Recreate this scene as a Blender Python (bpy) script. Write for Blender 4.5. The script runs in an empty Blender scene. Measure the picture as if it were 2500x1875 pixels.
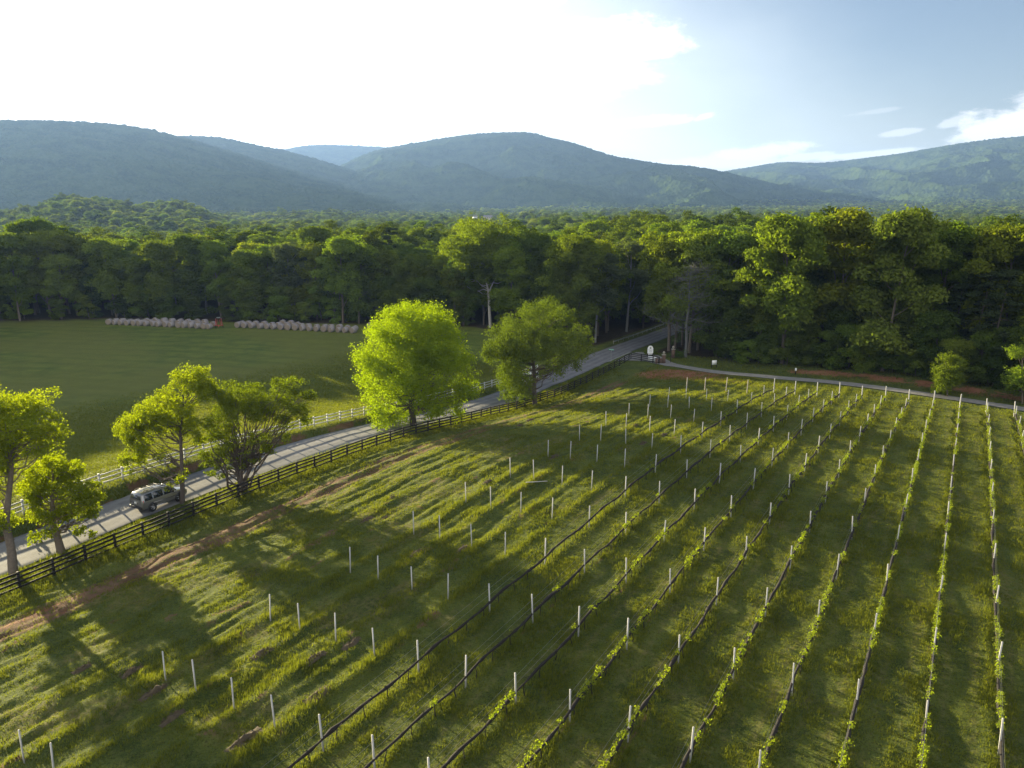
import bpy, bmesh, math, random
import numpy as np
from math import radians, sin, cos, tan, pi, atan, atan2, sqrt
from mathutils import Vector, Matrix

# ------------------------------------------------------------------ camera, sky, sun, exposure
SC = bpy.context.scene
COL = SC.collection
PITCH = radians(12.97)
FOCAL = 1904.0                       # focal length in photo pixels (photo 2500 wide)
cam_d = bpy.data.cameras.new('camera')
cam_d.sensor_width = 36.0
cam_d.lens = 36.0 * FOCAL / 2500.0
cam_d.clip_start = 0.5
cam_d.clip_end = 40000
cam = bpy.data.objects.new('camera', cam_d)
COL.objects.link(cam)
cam.location = (0, 0, 0)             # the eye is the origin, the ground lies about 25 m below
cam.rotation_euler = (pi/2 - PITCH, 0, 0)
SC.camera = cam
SC.render.resolution_x, SC.render.resolution_y = 1024, 768

SUN_AZ, SUN_EL = radians(-43), radians(10.3)        # azimuth from +Y towards +X
SUN_DIR = Vector((sin(SUN_AZ)*cos(SUN_EL), cos(SUN_AZ)*cos(SUN_EL), sin(SUN_EL)))
sun_d = bpy.data.lights.new('sun', 'SUN')
sun_d.energy = 5.0
sun_d.angle = radians(0.55)
sun_d.color = (1.0, 0.84, 0.52)
sun = bpy.data.objects.new('sun', sun_d)
COL.objects.link(sun)
sun.location = SUN_DIR * 200
sun.rotation_euler = (-SUN_DIR).to_track_quat('-Z', 'Y').to_euler()

SC.view_settings.view_transform = 'Standard'
SC.view_settings.look = 'None'
SC.view_settings.exposure = 2.2
SC.view_settings.gamma = 1
SC.cycles.use_denoising = True
SC.cycles.denoiser = 'OPENIMAGEDENOISE'
SC.cycles.denoising_input_passes = 'RGB_ALBEDO_NORMAL'
SC.cycles.denoising_prefilter = 'NONE'
SC.cycles.use_adaptive_sampling = False
SC.cycles.max_bounces = 6
SC.cycles.diffuse_bounces = 3
SC.cycles.transmission_bounces = 4
SC.cycles.transparent_max_bounces = 4
SC.cycles.volume_bounces = 0
SC.cycles.sample_clamp_indirect = 4

class N:
    """tiny helper to write node trees"""
    def __init__(s, tree):
        s.t = tree
    def new(s, kind, **kw):
        n = s.t.nodes.new(kind)
        for k, v in kw.items():
            setattr(n, k, v)
        return n
    def put(s, sock, v):
        if isinstance(v, bpy.types.NodeSocket):
            s.t.links.new(v, sock)
        elif isinstance(v, (tuple, list)) and len(v) == 3 and sock.type == 'RGBA':
            sock.default_value = (*v, 1)
        else:
            sock.default_value = v
    def m(s, op, a, b=0.0, c=None, clamp=False):
        n = s.new('ShaderNodeMath', operation=op, use_clamp=clamp)
        s.put(n.inputs[0], a); s.put(n.inputs[1], b)
        if c is not None: s.put(n.inputs[2], c)
        return n.outputs[0]
    def ramp(s, x, a, b, lo=0.0, hi=1.0):
        n = s.new('ShaderNodeMapRange', interpolation_type='SMOOTHSTEP')
        s.put(n.inputs[0], x); s.put(n.inputs[1], a); s.put(n.inputs[2], b); s.put(n.inputs[3], lo); s.put(n.inputs[4], hi)
        return n.outputs[0]
    def mix(s, f, a, b, blend='MIX'):
        n = s.new('ShaderNodeMix', data_type='RGBA', blend_type=blend)
        s.put(n.inputs[0], f); s.put(n.inputs[6], a); s.put(n.inputs[7], b)
        return n.outputs[2]
    def noise(s, vec, scale, detail=4, rough=0.55):
        n = s.new('ShaderNodeTexNoise')
        if vec is not None: s.put(n.inputs['Vector'], vec)
        n.inputs['Scale'].default_value = scale; n.inputs['Detail'].default_value = detail
        n.inputs['Roughness'].default_value = rough
        return n.outputs[0]

def build_world():
    w = bpy.data.worlds.new('World')
    SC.world = w
    w.use_nodes = True
    w.node_tree.nodes.clear()
    g = N(w.node_tree)
    out = g.new('ShaderNodeOutputWorld')
    bg = g.new('ShaderNodeBackground')
    sky = g.new('ShaderNodeTexSky', sky_type='NISHITA')
    sky.sun_disc = False
    sky.sun_elevation = SUN_EL
    sky.sun_rotation = SUN_AZ
    sky.altitude = 200
    sky.air_density = 1.0
    sky.dust_density = 1.0
    sky.ozone_density = 2.5
    tc = g.new('ShaderNodeTexCoord')
    sep = g.new('ShaderNodeSeparateXYZ')
    g.put(sep.inputs[0], tc.outputs['Generated'])
    X, Y, Z = sep.outputs
    az = g.m('MULTIPLY', g.m('ARCTAN2', X, Y), 57.2958)         # degrees right of straight ahead
    el = g.m('MULTIPLY', g.m('ARCSINE', Z), 57.2958)
    comb = g.new('ShaderNodeCombineXYZ')
    g.put(comb.inputs[0], g.m('MULTIPLY', az, 0.45)); g.put(comb.inputs[1], el)
    P2 = comb.outputs[0]
    n1 = g.noise(P2, 0.75, 8, 0.68)
    n2 = g.noise(P2, 0.16, 4, 0.5)
    # angular distance to the sun
    dotn = g.new('ShaderNodeVectorMath', operation='DOT_PRODUCT')
    g.put(dotn.inputs[0], tc.outputs['Generated']); dotn.inputs[1].default_value = SUN_DIR
    ang = g.m('MULTIPLY', g.m('ARCCOSINE', dotn.outputs['Value']), 57.2958)
    # bright thin veil of high cloud round the sun, ragged outer edge
    e = g.m('ADD', ang, g.m('MULTIPLY', g.m('SUBTRACT', n2, 0.5), 16.0))
    e = g.m('ADD', e, g.m('MULTIPLY', g.m('SUBTRACT', el, 5.0), 0.9))
    veil = g.ramp(e, 74.0, 40.0)
    glow = g.ramp(ang, 85.0, 25.0)
    def blob(a0, e0, ra, re, tilt=0.0):
        da = g.m('SUBTRACT', az, a0); de = g.m('SUBTRACT', g.m('SUBTRACT', el, e0), g.m('MULTIPLY', da, tilt))
        d = g.m('ADD', g.m('POWER', g.m('DIVIDE', da, ra), 2), g.m('POWER', g.m('DIVIDE', de, re), 2))
        return g.m('SUBTRACT', 1.0, g.m('SQRT', d))
    clouds = None
    for b in BLOBS:
        c = blob(*b[:5])
        c = g.m('ADD', c, g.m('MULTIPLY', g.m('SUBTRACT', n1, 0.5), b[6] if len(b) > 6 else 2.2))
        c = g.m('MULTIPLY', g.ramp(c, -0.15, 0.40), b[5])
        clouds = c if clouds is None else g.m('MAXIMUM', clouds, c)
    base = g.mix(1.0, sky.outputs[0], (0.76, 0.63, 0.595), 'MULTIPLY')
    # clouds and veil are lit by the sun, brighter towards it
    bright = g.m('ADD', CLOUD_B, g.m('MULTIPLY', glow, 2.0))
    br = g.new('ShaderNodeCombineColor')
    g.put(br.inputs[0], bright); g.put(br.inputs[1], g.m('MULTIPLY', bright, 0.985)); g.put(br.inputs[2], g.m('MULTIPLY', bright, 0.95))
    c1 = g.mix(clouds, base, br.outputs[0])
    vv = g.m('MULTIPLY', veil, 0.8)
    vb = g.new('ShaderNodeCombineColor')
    vbr = g.m('ADD', VEIL_B, g.m('MULTIPLY', glow, 2.0))
    g.put(vb.inputs[0], g.m('MULTIPLY', vbr, 0.94)); g.put(vb.inputs[1], vbr); g.put(vb.inputs[2], g.m('MULTIPLY', vbr, 0.98))
    # broken bright cloud, unseen behind the camera, added as fill for camera-facing sides
    n3 = g.noise(tc.outputs['Generated'], 2.2, 6, .6)
    back = g.m('MULTIPLY', g.ramp(Y, -0.05, -0.5), g.ramp(g.m('ADD', n3, g.m('MULTIPLY', Z, .1)), .40, .58))
    c1 = g.mix(g.m('MULTIPLY', back, .8), c1, (7.5, 7.2, 6.8))
    c2 = g.mix(vv, c1, vb.outputs[0])
    g.put(bg.inputs[0], c2)
    bg.inputs[1].default_value = SKY_STRENGTH
    g.put(out.inputs[0], bg.outputs[0])

def px_dir(u, v):
    """azimuth / elevation in degrees of a photo pixel"""
    dx = (u-1250)/FOCAL; k = (v-937.5)/FOCAL
    dy = cos(PITCH) - k*sin(PITCH); dz = -(sin(PITCH) + k*cos(PITCH))
    return math.degrees(atan2(dx, dy)), math.degrees(atan2(dz, sqrt(dx*dx+dy*dy)))
SKY_STRENGTH = 0.06
CLOUD_B, VEIL_B = 4.6, 4.0
BLOBS = []
for (u, v, ru, rv, tilt, a, *amp) in [
        (1480, 98, 190, 45, 0.02, 1.0), (1560, 135, 70, 14, 0.0, .8), (1330, 180, 260, 60, .0, .9, 1.6), (2480, 312, 150, 36, .22, 1.0), (2560, 300, 160, 60, .1, 1.0),
        (2205, 322, 34, 6, .1, .45, 3.0), (2140, 272, 60, 5, .1, .2, 3.0), (1960, 384, 60, 8, .1, .6), (1850, 372, 110, 18, .12, .8), (1760, 395, 150, 16, 0, .6, 1.6),
        (1720, 284, 26, 8, .3, .6), (1670, 294, 30, 7, .2, .5), (1560, 300, 130, 12, .1, .6), (2120, 376, 110, 8, .08, .7),
        (2330, 298, 30, 10, .3, .5), (1368, 5, 14, 6, .2, .5)]:
    a0, e0 = px_dir(u, v)
    BLOBS.append((a0, e0, ru/33.0, rv/33.0, tilt, a, *amp))
build_world()

# ------------------------------------------------------------------ coordinates
ROW = radians(30.4)                    # azimuth of the vine rows, the fence and the road
SA, CA = sin(ROW), cos(ROW)
def xy(q, s):                          # q metres to the left of the rows' line through the eye, s metres along
    return s*SA - q*CA, s*CA + q*SA
def qs(x, y):
    return y*SA - x*CA, x*SA + y*CA

# ---- value noise
_rs = np.random.RandomState(7)
_perm = _rs.permutation(4096)
_val = _rs.rand(4096)
def vnoise(x, y, seed=0):
    x = np.asarray(x, float) + seed*37.17; y = np.asarray(y, float) + seed*91.7
    xi = np.floor(x).astype(np.int64); yi = np.floor(y).astype(np.int64)
    fx = x-xi; fy = y-yi
    fx = fx*fx*(3-2*fx); fy = fy*fy*(3-2*fy)
    def h(a, b):
        return _val[_perm[(_perm[a & 4095] + b) & 4095]]
    return ((h(xi, yi)*(1-fx)+h(xi+1, yi)*fx)*(1-fy) + (h(xi, yi+1)*(1-fx)+h(xi+1, yi+1)*fx)*fy)*2-1
def fbm(x, y, oct=4, seed=0, gain=.5):
    r = 0; a = 1; t = 0
    for k in range(oct):
        r = r + a*vnoise(x*2**k, y*2**k, seed+k*5); t += a; a *= gain
    return r/t
def sstep(x, a, b):
    t = np.clip((np.asarray(x, float)-a)/(b-a), 0, 1)
    return t*t*(3-2*t)

# ---- terrain: thin plate spline through surveyed points (q, s, metres below the eye)
CTRL = [(23.6,0,25.2),(23.6,30,24.95),(23.6,60,24.65),(23.6,75,24.85),(23.6,90,25.6),(23.6,103,26.2),(23.6,110,26.8),(23.6,117,27.5),
 (35,0,25.4),(35,15,25.2),(35,30,25.1),(35,60,24.95),(35,75,25.2),(35,90,26.1),(34,111,27.3),(8,0,25.3),(8,30,25),(8,60,24.8),(8,80,25.05),(8,100,25.9),(8.5,119,27.2),
 (-3.5,0,25.3),(-3.5,30,25),(-3.5,75,25),(-3.5,90,25.35),(-3.5,112,26.2),(-20,0,25.6),(-20,60,25.3),(-20,110,26),(-40,30,26),(-40,100,26),
 (45,10,26),(46,35,26),(46,60,25.8),(46,80,26.6),(46,95,27.6),(46,112,29),(44,130,29.2),
 (56.3,5,27.2),(56.3,26,26.95),(56.3,40,26.7),(56.3,55,26.7),(56.3,63,26.8),(56.3,72,27.4),(56.3,80,28.2),(56.3,88,29),(56.3,97,30),(56.3,110,30.65),(56.3,119,30.75),(56.3,130,30.4),(56.3,143,29.8),
 (63.5,5,27.6),(63.5,27,27.4),(63.5,40,27.0),(63.5,60,27.2),(63.5,80,28.6),(63.5,97,30.1),(63.5,116,30.6),(63.5,140,30.6),(63.5,176,30.8),(63.5,220,31),
 (72,5,27.0),(72,40,26.9),(72,60,27.5),(72,75,28.7),(72,90,30.2),(72,107,31.0),(72,125,31),(72,150,30.8),
 (95,20,27.6),(95,55,28.2),(95,80,29.3),(95,110,30.4),(130,60,28.5),(130,100,29.3),(130,132,29.4),(165,125,29.4),(200,105,29.3),(104,157,29.6),(89,152,30),(170,60,28.6),(220,40,29),(110,10,28),
 (38,137,29.3),(25,130,28.2),(10,128,27.3),(-8,122,27.0),(-30,118,26.6),
 (45,148,29.5),(30,145,28.4),(15,141,27.2),(0,137,26.6),(-15,132,26.4),(-40,125,26.2),(20,175,27.5),(-20,170,26.5),(60,260,30.5),(0,240,28),(-80,170,27),(150,190,30),(220,170,30)]
_c = np.array(CTRL, float)
def _tps_k(r2):
    r2 = np.maximum(r2, 1e-9)
    return 0.5*r2*np.log(r2)
_n = len(_c)
_S = 60.0
_K = _tps_k(((_c[:, None, 0]-_c[None, :, 0])**2 + (_c[:, None, 1]-_c[None, :, 1])**2)/_S**2) + np.eye(_n)*0.004
_A = np.zeros((_n+3, _n+3)); _A[:_n, :_n] = _K
_A[:_n, _n] = 1; _A[:_n, _n+1] = _c[:, 0]/_S; _A[:_n, _n+2] = _c[:, 1]/_S
_A[_n:, :_n] = _A[:_n, _n:].T
_W = np.linalg.solve(_A, np.concatenate([-_c[:, 2], np.zeros(3)]))

ROAD0, ROAD1 = 60.7, 66.7
def drive_s(q):                        # centre line of the gravel drive, s as a function of q
    return np.interp(q, [-80,-40,-8,3,10,19,26,34,42,48,53], [104,114,123,126.2,128.5,131,132.6,135,137.8,140.5,145])
def far_terrain(x, y):
    d = np.hypot(x, y); az = np.degrees(np.arctan2(x, y))
    z = -31.5 - 7*sstep(d, 240, 520) - 6*sstep(d, 500, 1300) + 3.5*fbm(x/210, y/210, 3, 11)*sstep(d, 250, 500)
    def knoll(a0, d0, wa, wd, h):
        return h*np.exp(-((az-a0)/wa)**2 - ((d-d0)/wd)**2)
    z = z + knoll(-28.0, 1150, 3.6, 300, 31) + knoll(-22.6, 1150, 2.0, 260, 22) + knoll(-36, 1100, 4, 300, 12) + knoll(-14, 1500, 4, 300, 10)
    z = z + 30*sstep(d, 2000, 4200)
    return z
def base_h(q, s):
    q = np.asarray(q, float); s = np.asarray(s, float)
    sh = q.shape
    qf = q.ravel(); sf = s.ravel()
    qc = np.clip(qf, -90, 260); sc = np.clip(sf, -20, 260)
    out = np.empty(qf.size)
    for i in range(0, qf.size, 40000):
        a = qc[i:i+40000, None]; b = sc[i:i+40000, None]
        k = _tps_k(((a-_c[None, :, 0])**2 + (b-_c[None, :, 1])**2)/_S**2)
        out[i:i+40000] = k @ _W[:_n] + _W[_n] + _W[_n+1]*qc[i:i+40000]/_S + _W[_n+2]*sc[i:i+40000]/_S
    x, y = xy(qf, sf)
    near = np.maximum(np.abs(qf-85)-135, 0) + np.maximum(sf-210, 0) + np.maximum(-10-sf, 0)
    w = sstep(near, 0, 60)
    out = np.clip(out, -33, -24)*(1-w) + far_terrain(x, y)*w
    return out.reshape(sh)
def road_h(q, s):                      # smooth road surface level
    return base_h(np.full_like(np.asarray(s, float), 63.7), s) + 0*q
def height(q, s, fine=True):
    """ground surface"""
    q = np.asarray(q, float); s = np.asarray(s, float)
    h = base_h(q, s)
    # road bed, verge and bank towards the white fence
    rh = base_h(np.full(q.shape, 63.7), s)
    inr = sstep(np.abs(q-63.7), 4.0, 3.2)
    h = h*(1-inr) + (rh-0.06)*inr
    bank = sstep(q, 66.9, 68.2)*sstep(q, 86, 70)*sstep(s, 250, 190)*sstep(s, 118, 95)
    h = h + 0.75*bank
    ditch = np.exp(-((q-67.2)/0.5)**2)*0.18*sstep(s, 130, 110)
    h = h - ditch
    # drive bed
    ds = s - drive_s(q)
    dm = sstep(np.abs(ds), 3.4, 2.0)*(q < 56)
    h = h - 0.08*dm
    if fine:
        vy = sstep(q, 58, 54)*sstep(q, -70, -60)*(1-dm)*sstep(s, 132, 124)       # vineyard slope
        bare = sstep(q, 24, 29)
        lump = fbm(q/0.9, s/3.2, 3, 3)
        h = h + vy*(0.04 + 0.14*bare)*lump + vy*bare*0.08*np.maximum(0, fbm(q/0.55, s/1.1, 2, 13))
        # low ridges left along the old rows, and mown lanes between standing rows
        rr = (q - 23.6)/3.0
        ph = np.abs(rr - np.round(rr))*3.0
        h = h + vy*bare*0.05*np.sin((q+.25*fbm(s/9, q/9, 2, 15))*2*pi/1.0)*(.7+.8*fbm(q/3, s/4, 2, 14))
        h = h + vy*(0.10 + 0.06*bare)*np.exp(-(ph/0.45)**2)*(0.7+0.6*fbm(q*0, s/2.3+np.round(rr)*9.1, 2, 21))
        h = h + (1-inr)*(1-dm)*0.035*fbm(q/0.35, s/0.35, 2, 9)*sstep(np.hypot(q, s), 300, 200)
        fld = sstep(q, 70, 75)
        h = h + fld*0.10*fbm(q/2.6, s/2.6, 3, 31)*sstep(np.hypot(q, s), 400, 250)
        trk = sstep(np.abs(q-50.4), 2.4, 1.2)*sstep(s, 128, 110)*sstep(q, 0, 10)
        rut = np.exp(-((np.abs(q-50.4)-0.85)/0.28)**2)
        h = h - trk*rut*0.07
    return h
def hz(q, s, fine=True):
    return float(height(np.array([q], float), np.array([s], float), fine)[0])
def P3(q, s, dz=0.0):
    x, y = xy(q, s)
    return Vector((x, y, hz(q, s)+dz))
def at(u, v, drop=None):
    """where the sight line of a photo point meets the ground: (q, s)"""
    dx = (u-1250)/FOCAL; k = (v-937.5)/FOCAL
    dy = cos(PITCH)-k*sin(PITCH); dz = -(sin(PITCH)+k*cos(PITCH))
    if drop is not None:
        t = -drop/dz; return qs(dx*t, dy*t)
    ts = np.arange(25, 330, 0.5)
    q, s = qs(dx*ts, dy*ts)
    g = dz*ts - height(q, s, False)
    i = np.argmax(g < 0)
    t = ts[i-1] + 0.5*g[i-1]/(g[i-1]-g[i])
    return qs(dx*t, dy*t)

# ------------------------------------------------------------------ mesh helpers
def mesh_np(name, V, Q=None, T=None, mats=(), smooth=False, attrs=None, mat_idx=None):
    me = bpy.data.meshes.new(name)
    V = np.asarray(V, np.float32).reshape(-1, 3)
    loops = []; starts = []; totals = []; n = 0
    if Q is not None and len(Q):
        Q = np.asarray(Q, np.int32).reshape(-1, 4)
        loops.append(Q.ravel()); starts.append(n+4*np.arange(len(Q))); totals.append(np.full(len(Q), 4)); n += 4*len(Q)
    if T is not None and len(T):
        T = np.asarray(T, np.int32).reshape(-1, 3)
        loops.append(T.ravel()); starts.append(n+3*np.arange(len(T))); totals.append(np.full(len(T), 3)); n += 3*len(T)
    me.vertices.add(len(V)); me.vertices.foreach_set('co', V.ravel())
    if loops:
        L = np.concatenate(loops); S = np.concatenate(starts).astype(np.int32)
        me.loops.add(len(L)); me.loops.foreach_set('vertex_index', L.astype(np.int32))
        me.polygons.add(len(S)); me.polygons.foreach_set('loop_start', S)
        if mat_idx is not None: me.polygons.foreach_set('material_index', np.asarray(mat_idx, np.int32))
        if smooth: me.polygons.foreach_set('use_smooth', np.ones(len(S), bool))
    for m_ in mats: me.materials.append(m_)
    if attrs:
        for k, a in attrs.items():
            at_ = me.attributes.new(k, 'FLOAT', 'POINT'); at_.data.foreach_set('value', np.asarray(a, np.float32))
    me.update(calc_edges=True)
    return me
def link(name, me, parent=None, loc=None):
    o = bpy.data.objects.new(name, me); COL.objects.link(o)
    if parent is not None: o.parent = parent
    if loc is not None: o.location = loc
    return o
def empty(name, loc, rz=0.0):
    o = bpy.data.objects.new(name, None); COL.objects.link(o)
    o.location = loc; o.rotation_euler = (0, 0, rz); o.empty_display_size = 0.5
    return o
def tag(o, label=None, cat=None, group=None, kind=None):
    if label: o['label'] = label
    if cat: o['category'] = cat
    if group: o['group'] = group
    if kind: o['kind'] = kind
    return o
class MB:
    """collects simple solids into one mesh"""
    def __init__(s): s.V = []; s.Q = []; s.n = 0
    def add(s, V, Q):
        s.V.append(np.asarray(V, float)); s.Q.append(np.asarray(Q, int)+s.n); s.n += len(V)
    def box(s, c, d, rz=0.0, taper=1.0, tilt=None):
        x, y, z = np.array(d)/2.0
        v = np.array([[-x,-y,-z],[x,-y,-z],[x,y,-z],[-x,y,-z],[-x*taper,-y*taper,z],[x*taper,-y*taper,z],[x*taper,y*taper,z],[-x*taper,y*taper,z]])
        if tilt is not None:
            v = v @ np.array(Matrix.Rotation(tilt[0], 3, tilt[1])).T
        cr, sr = cos(rz), sin(rz)
        v = v @ np.array([[cr, sr, 0],[-sr, cr, 0],[0, 0, 1]])
        s.add(v+np.array(c), [[0,3,2,1],[4,5,6,7],[0,1,5,4],[1,2,6,5],[2,3,7,6],[3,0,4,7]])
    def beam(s, a, b, w, h):
        """board from a to b, w thick sideways, h high"""
        a = np.array(a, float); b = np.array(b, float); d = b-a
        t = np.array([-d[1], d[0], 0.0]); t /= (np.linalg.norm(t)+1e-9); t *= w/2; z = np.array([0, 0, h/2])
        v = [a-t-z, a+t-z, a+t+z, a-t+z, b-t-z, b+t-z, b+t+z, b-t+z]
        s.add(v, [[0,1,2,3],[7,6,5,4],[0,4,5,1],[1,5,6,2],[2,6,7,3],[3,7,4,0]])
    def tube(s, pts, rad, n=6, caps=True):
        pts = np.asarray(pts, float); m = len(pts)
        rad = np.broadcast_to(np.asarray(rad, float), (m,))
        tan_ = np.gradient(pts, axis=0); tan_ /= (np.linalg.norm(tan_, axis=1)[:, None]+1e-9)
        up = np.array([0.31, 0.17, 0.93]) if abs(tan_[0][2]) < .9 else np.array([1.0, .1, 0])
        V = []
        for i in range(m):
            a = np.cross(tan_[i], up); a /= (np.linalg.norm(a)+1e-9); b = np.cross(tan_[i], a)
            th = np.arange(n)*2*pi/n
            V.append(pts[i] + rad[i]*(np.cos(th)[:, None]*a + np.sin(th)[:, None]*b))
        V = np.concatenate(V); Q = []
        for i in range(m-1):
            for j in range(n):
                k = (j+1) % n
                Q.append([i*n+j, i*n+k, (i+1)*n+k, (i+1)*n+j])
        if caps and n == 6:
            o = (m-1)*n
            Q += [[0,3,2,1],[0,5,4,3],[o,o+1,o+2,o+3],[o,o+3,o+4,o+5]]
        s.add(V, Q)
    def lathe(s, c, prof, n=16, axis='z'):
        """prof: (radius, height) pairs"""
        V = []; th = np.arange(n)*2*pi/n
        for r, z in prof:
            r = max(r, 1e-3)
            p = np.stack([r*np.cos(th), r*np.sin(th), np.full(n, z)], 1)
            if axis == 'x': p = p[:, [2, 0, 1]]
            if axis == 'y': p = p[:, [0, 2, 1]]
            V.append(p+np.array(c))
        Q = []
        for i in range(len(prof)-1):
            for j in range(n):
                k = (j+1) % n
                Q.append([i*n+j, i*n+k, (i+1)*n+k, (i+1)*n+j])
        s.add(np.concatenate(V), Q)
    def mesh(s, name, mats, smooth=False):
        return mesh_np(name, np.concatenate(s.V), np.concatenate(s.Q), mats=mats if isinstance(mats, (list, tuple)) else [mats], smooth=smooth)
    def build(s, name, mats, parent=None, smooth=False):
        return link(name, s.mesh(name, mats, smooth), parent)

# ------------------------------------------------------------------ materials
def mat(name):
    m = bpy.data.materials.new(name); m.use_nodes = True; m.node_tree.nodes.clear()
    return m, N(m.node_tree)
def objvec(g):
    return g.new('ShaderNodeTexCoord').outputs['Object']
def simple(name, col, rough=0.7, metal=0.0, var=0.15, scale=8.0, bump=0.0, spec=0.4, coat=0.0):
    m, g = mat(name)
    p = g.new('ShaderNodeBsdfPrincipled'); o = g.new('ShaderNodeOutputMaterial')
    n = g.noise(objvec(g), scale, 4)
    c = g.mix(n, tuple(x*(1-var) for x in col), tuple(min(x*(1+var), 1) for x in col))
    g.put(p.inputs['Base Color'], c)
    p.inputs['Roughness'].default_value = rough; p.inputs['Metallic'].default_value = metal
    p.inputs['Specular IOR Level'].default_value = spec
    p.inputs['Coat Weight'].default_value = coat
    if bump:
        b = g.new('ShaderNodeBump'); b.inputs['Strength'].default_value = bump; b.inputs['Distance'].default_value = 0.02
        g.put(b.inputs['Height'], n); g.put(p.inputs['Normal'], b.outputs[0])
    g.put(o.inputs[0], p.outputs[0])
    return m
def leaf_mat(name, dark, light, trans=(0.45, 0.5, 0.05), tw=0.45, objvar=0.35, scale=0.35, gloss=0.0):
    """leaves: diffuse + light shining through; per leaf, per clump and per tree variation"""
    m, g = mat(name)
    o = g.new('ShaderNodeOutputMaterial')
    at_ = g.new('ShaderNodeAttribute', attribute_name='rnd'); oi = g.new('ShaderNodeObjectInfo')
    n = g.noise(objvec(g), scale, 3)
    f = g.m('ADD', g.m('MULTIPLY', at_.outputs['Fac'], 0.55), g.m('MULTIPLY', n, 0.5))
    c = g.mix(f, dark, light)
    hsv = g.new('ShaderNodeHueSaturation')
    g.put(hsv.inputs['Color'], c)
    g.put(hsv.inputs['Hue'], g.m('ADD', 0.5-0.02*objvar, g.m('MULTIPLY', oi.outputs['Random'], 0.09*objvar)))
    r2 = g.m('FRACT', g.m('MULTIPLY', oi.outputs['Random'], 17.31))
    g.put(hsv.inputs['Value'], g.m('ADD', 1-objvar, g.m('MULTIPLY', r2, 2*objvar)))
    hsv.inputs['Saturation'].default_value = 1.0
    col = hsv.outputs[0]
    d = g.new('ShaderNodeBsdfDiffuse'); g.put(d.inputs[0], col)
    t = g.new('ShaderNodeBsdfTranslucent'); g.put(t.inputs[0], g.mix(1.0, col, tuple(x*5 for x in trans), 'MULTIPLY'))
    mx = g.new('ShaderNodeMixShader'); mx.inputs[0].default_value = tw
    g.put(mx.inputs[1], d.outputs[0]); g.put(mx.inputs[2], t.outputs[0])
    gl = g.new('ShaderNodeBsdfGlossy'); gl.inputs['Roughness'].default_value = 0.5; gl.inputs[0].default_value = (.6, .6, .6, 1)
    m2 = g.new('ShaderNodeMixShader'); m2.inputs[0].default_value = gloss
    g.put(m2.inputs[1], mx.outputs[0]); g.put(m2.inputs[2], gl.outputs[0])
    g.put(o.inputs[0], m2.outputs[0])
    return m
M = {}
M['bark'] = simple('bark', (.13, .105, .08), .9, var=.45, scale=5, bump=.6)
M['bark_dark'] = simple('bark_dark', (.075, .06, .05), .9, var=.4, scale=5, bump=.6)
M['bark_pale'] = simple('bark_pale', (.42, .39, .34), .85, var=.35, scale=3, bump=.4)
M['bark_grey'] = simple('bark_grey', (.22, .22, .21), .9, var=.3, scale=3, bump=.4)
M['black_wood'] = simple('black_wood', (.012, .010, .009), .75, var=.4, scale=6, bump=.3)
M['white_wood'] = simple('white_wood', (.58, .59, .61), .6, var=.12, scale=3, bump=.1)
M['post_wood'] = simple('post_wood', (.40, .40, .385), .75, var=.25, scale=7, bump=.3)
M['post_brown'] = simple('post_brown', (.33, .30, .25), .8, var=.3, scale=7, bump=.3)
M['vine_wood'] = simple('vine_wood', (.016, .013, .011), .9, var=.5, scale=9, bump=.5)
M['bark_dead'] = simple('bark_dead', (.12, .12, .115), .9, var=.3, scale=3, bump=.4)
M['wire'] = simple('wire', (.35, .35, .36), .4, metal=.8, var=.1)
M['white_paint'] = simple('white_paint', (.85, .86, .87), .5, var=.05)
M['bale'] = simple('bale', (.27, .25, .25), .9, var=.25, scale=2.5, bump=.6)
M['bale_end'] = simple('bale_end', (.22, .18, .14), .95, var=.4, scale=9, bump=.8)
M['rubber'] = simple('rubber', (.015, .015, .016), .85)
M['red_paint'] = simple('red_paint', (.45, .05, .045), .5, var=.2)
M['steel'] = simple('steel', (.5, .5, .52), .35, metal=.9, var=.1)
M['green_sign'] = simple('green_sign', (.01, .28, .16), .5, var=.05)
M['sign_white'] = simple('sign_white', (.86, .87, .84), .5, var=.04)
M['sign_grey'] = simple('sign_grey', (.25, .28, .26), .6, var=.1)
M['stone'] = simple('stone', (.30, .27, .22), .9, var=.4, scale=4, bump=.8)
M['grape_leaf'] = leaf_mat('grape_leaf', (.085, .115, .02), (.22, .235, .045), tw=.5, objvar=.1)

def brick_mat():
    m, g = mat('brick')
    p = g.new('ShaderNodeBsdfPrincipled'); o = g.new('ShaderNodeOutputMaterial')
    b = g.new('ShaderNodeTexBrick'); b.inputs['Scale'].default_value = 4.5
    g.put(b.inputs['Color1'], (.085, .045, .03)); g.put(b.inputs['Color2'], (.13, .08, .055)); g.put(b.inputs['Mortar'], (.20, .18, .15))
    g.put(b.inputs['Vector'], objvec(g))
    g.put(p.inputs['Base Color'], b.outputs[0]); p.inputs['Roughness'].default_value = .9
    g.put(o.inputs[0], p.outputs[0]); return m
M['brick'] = brick_mat()

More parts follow.
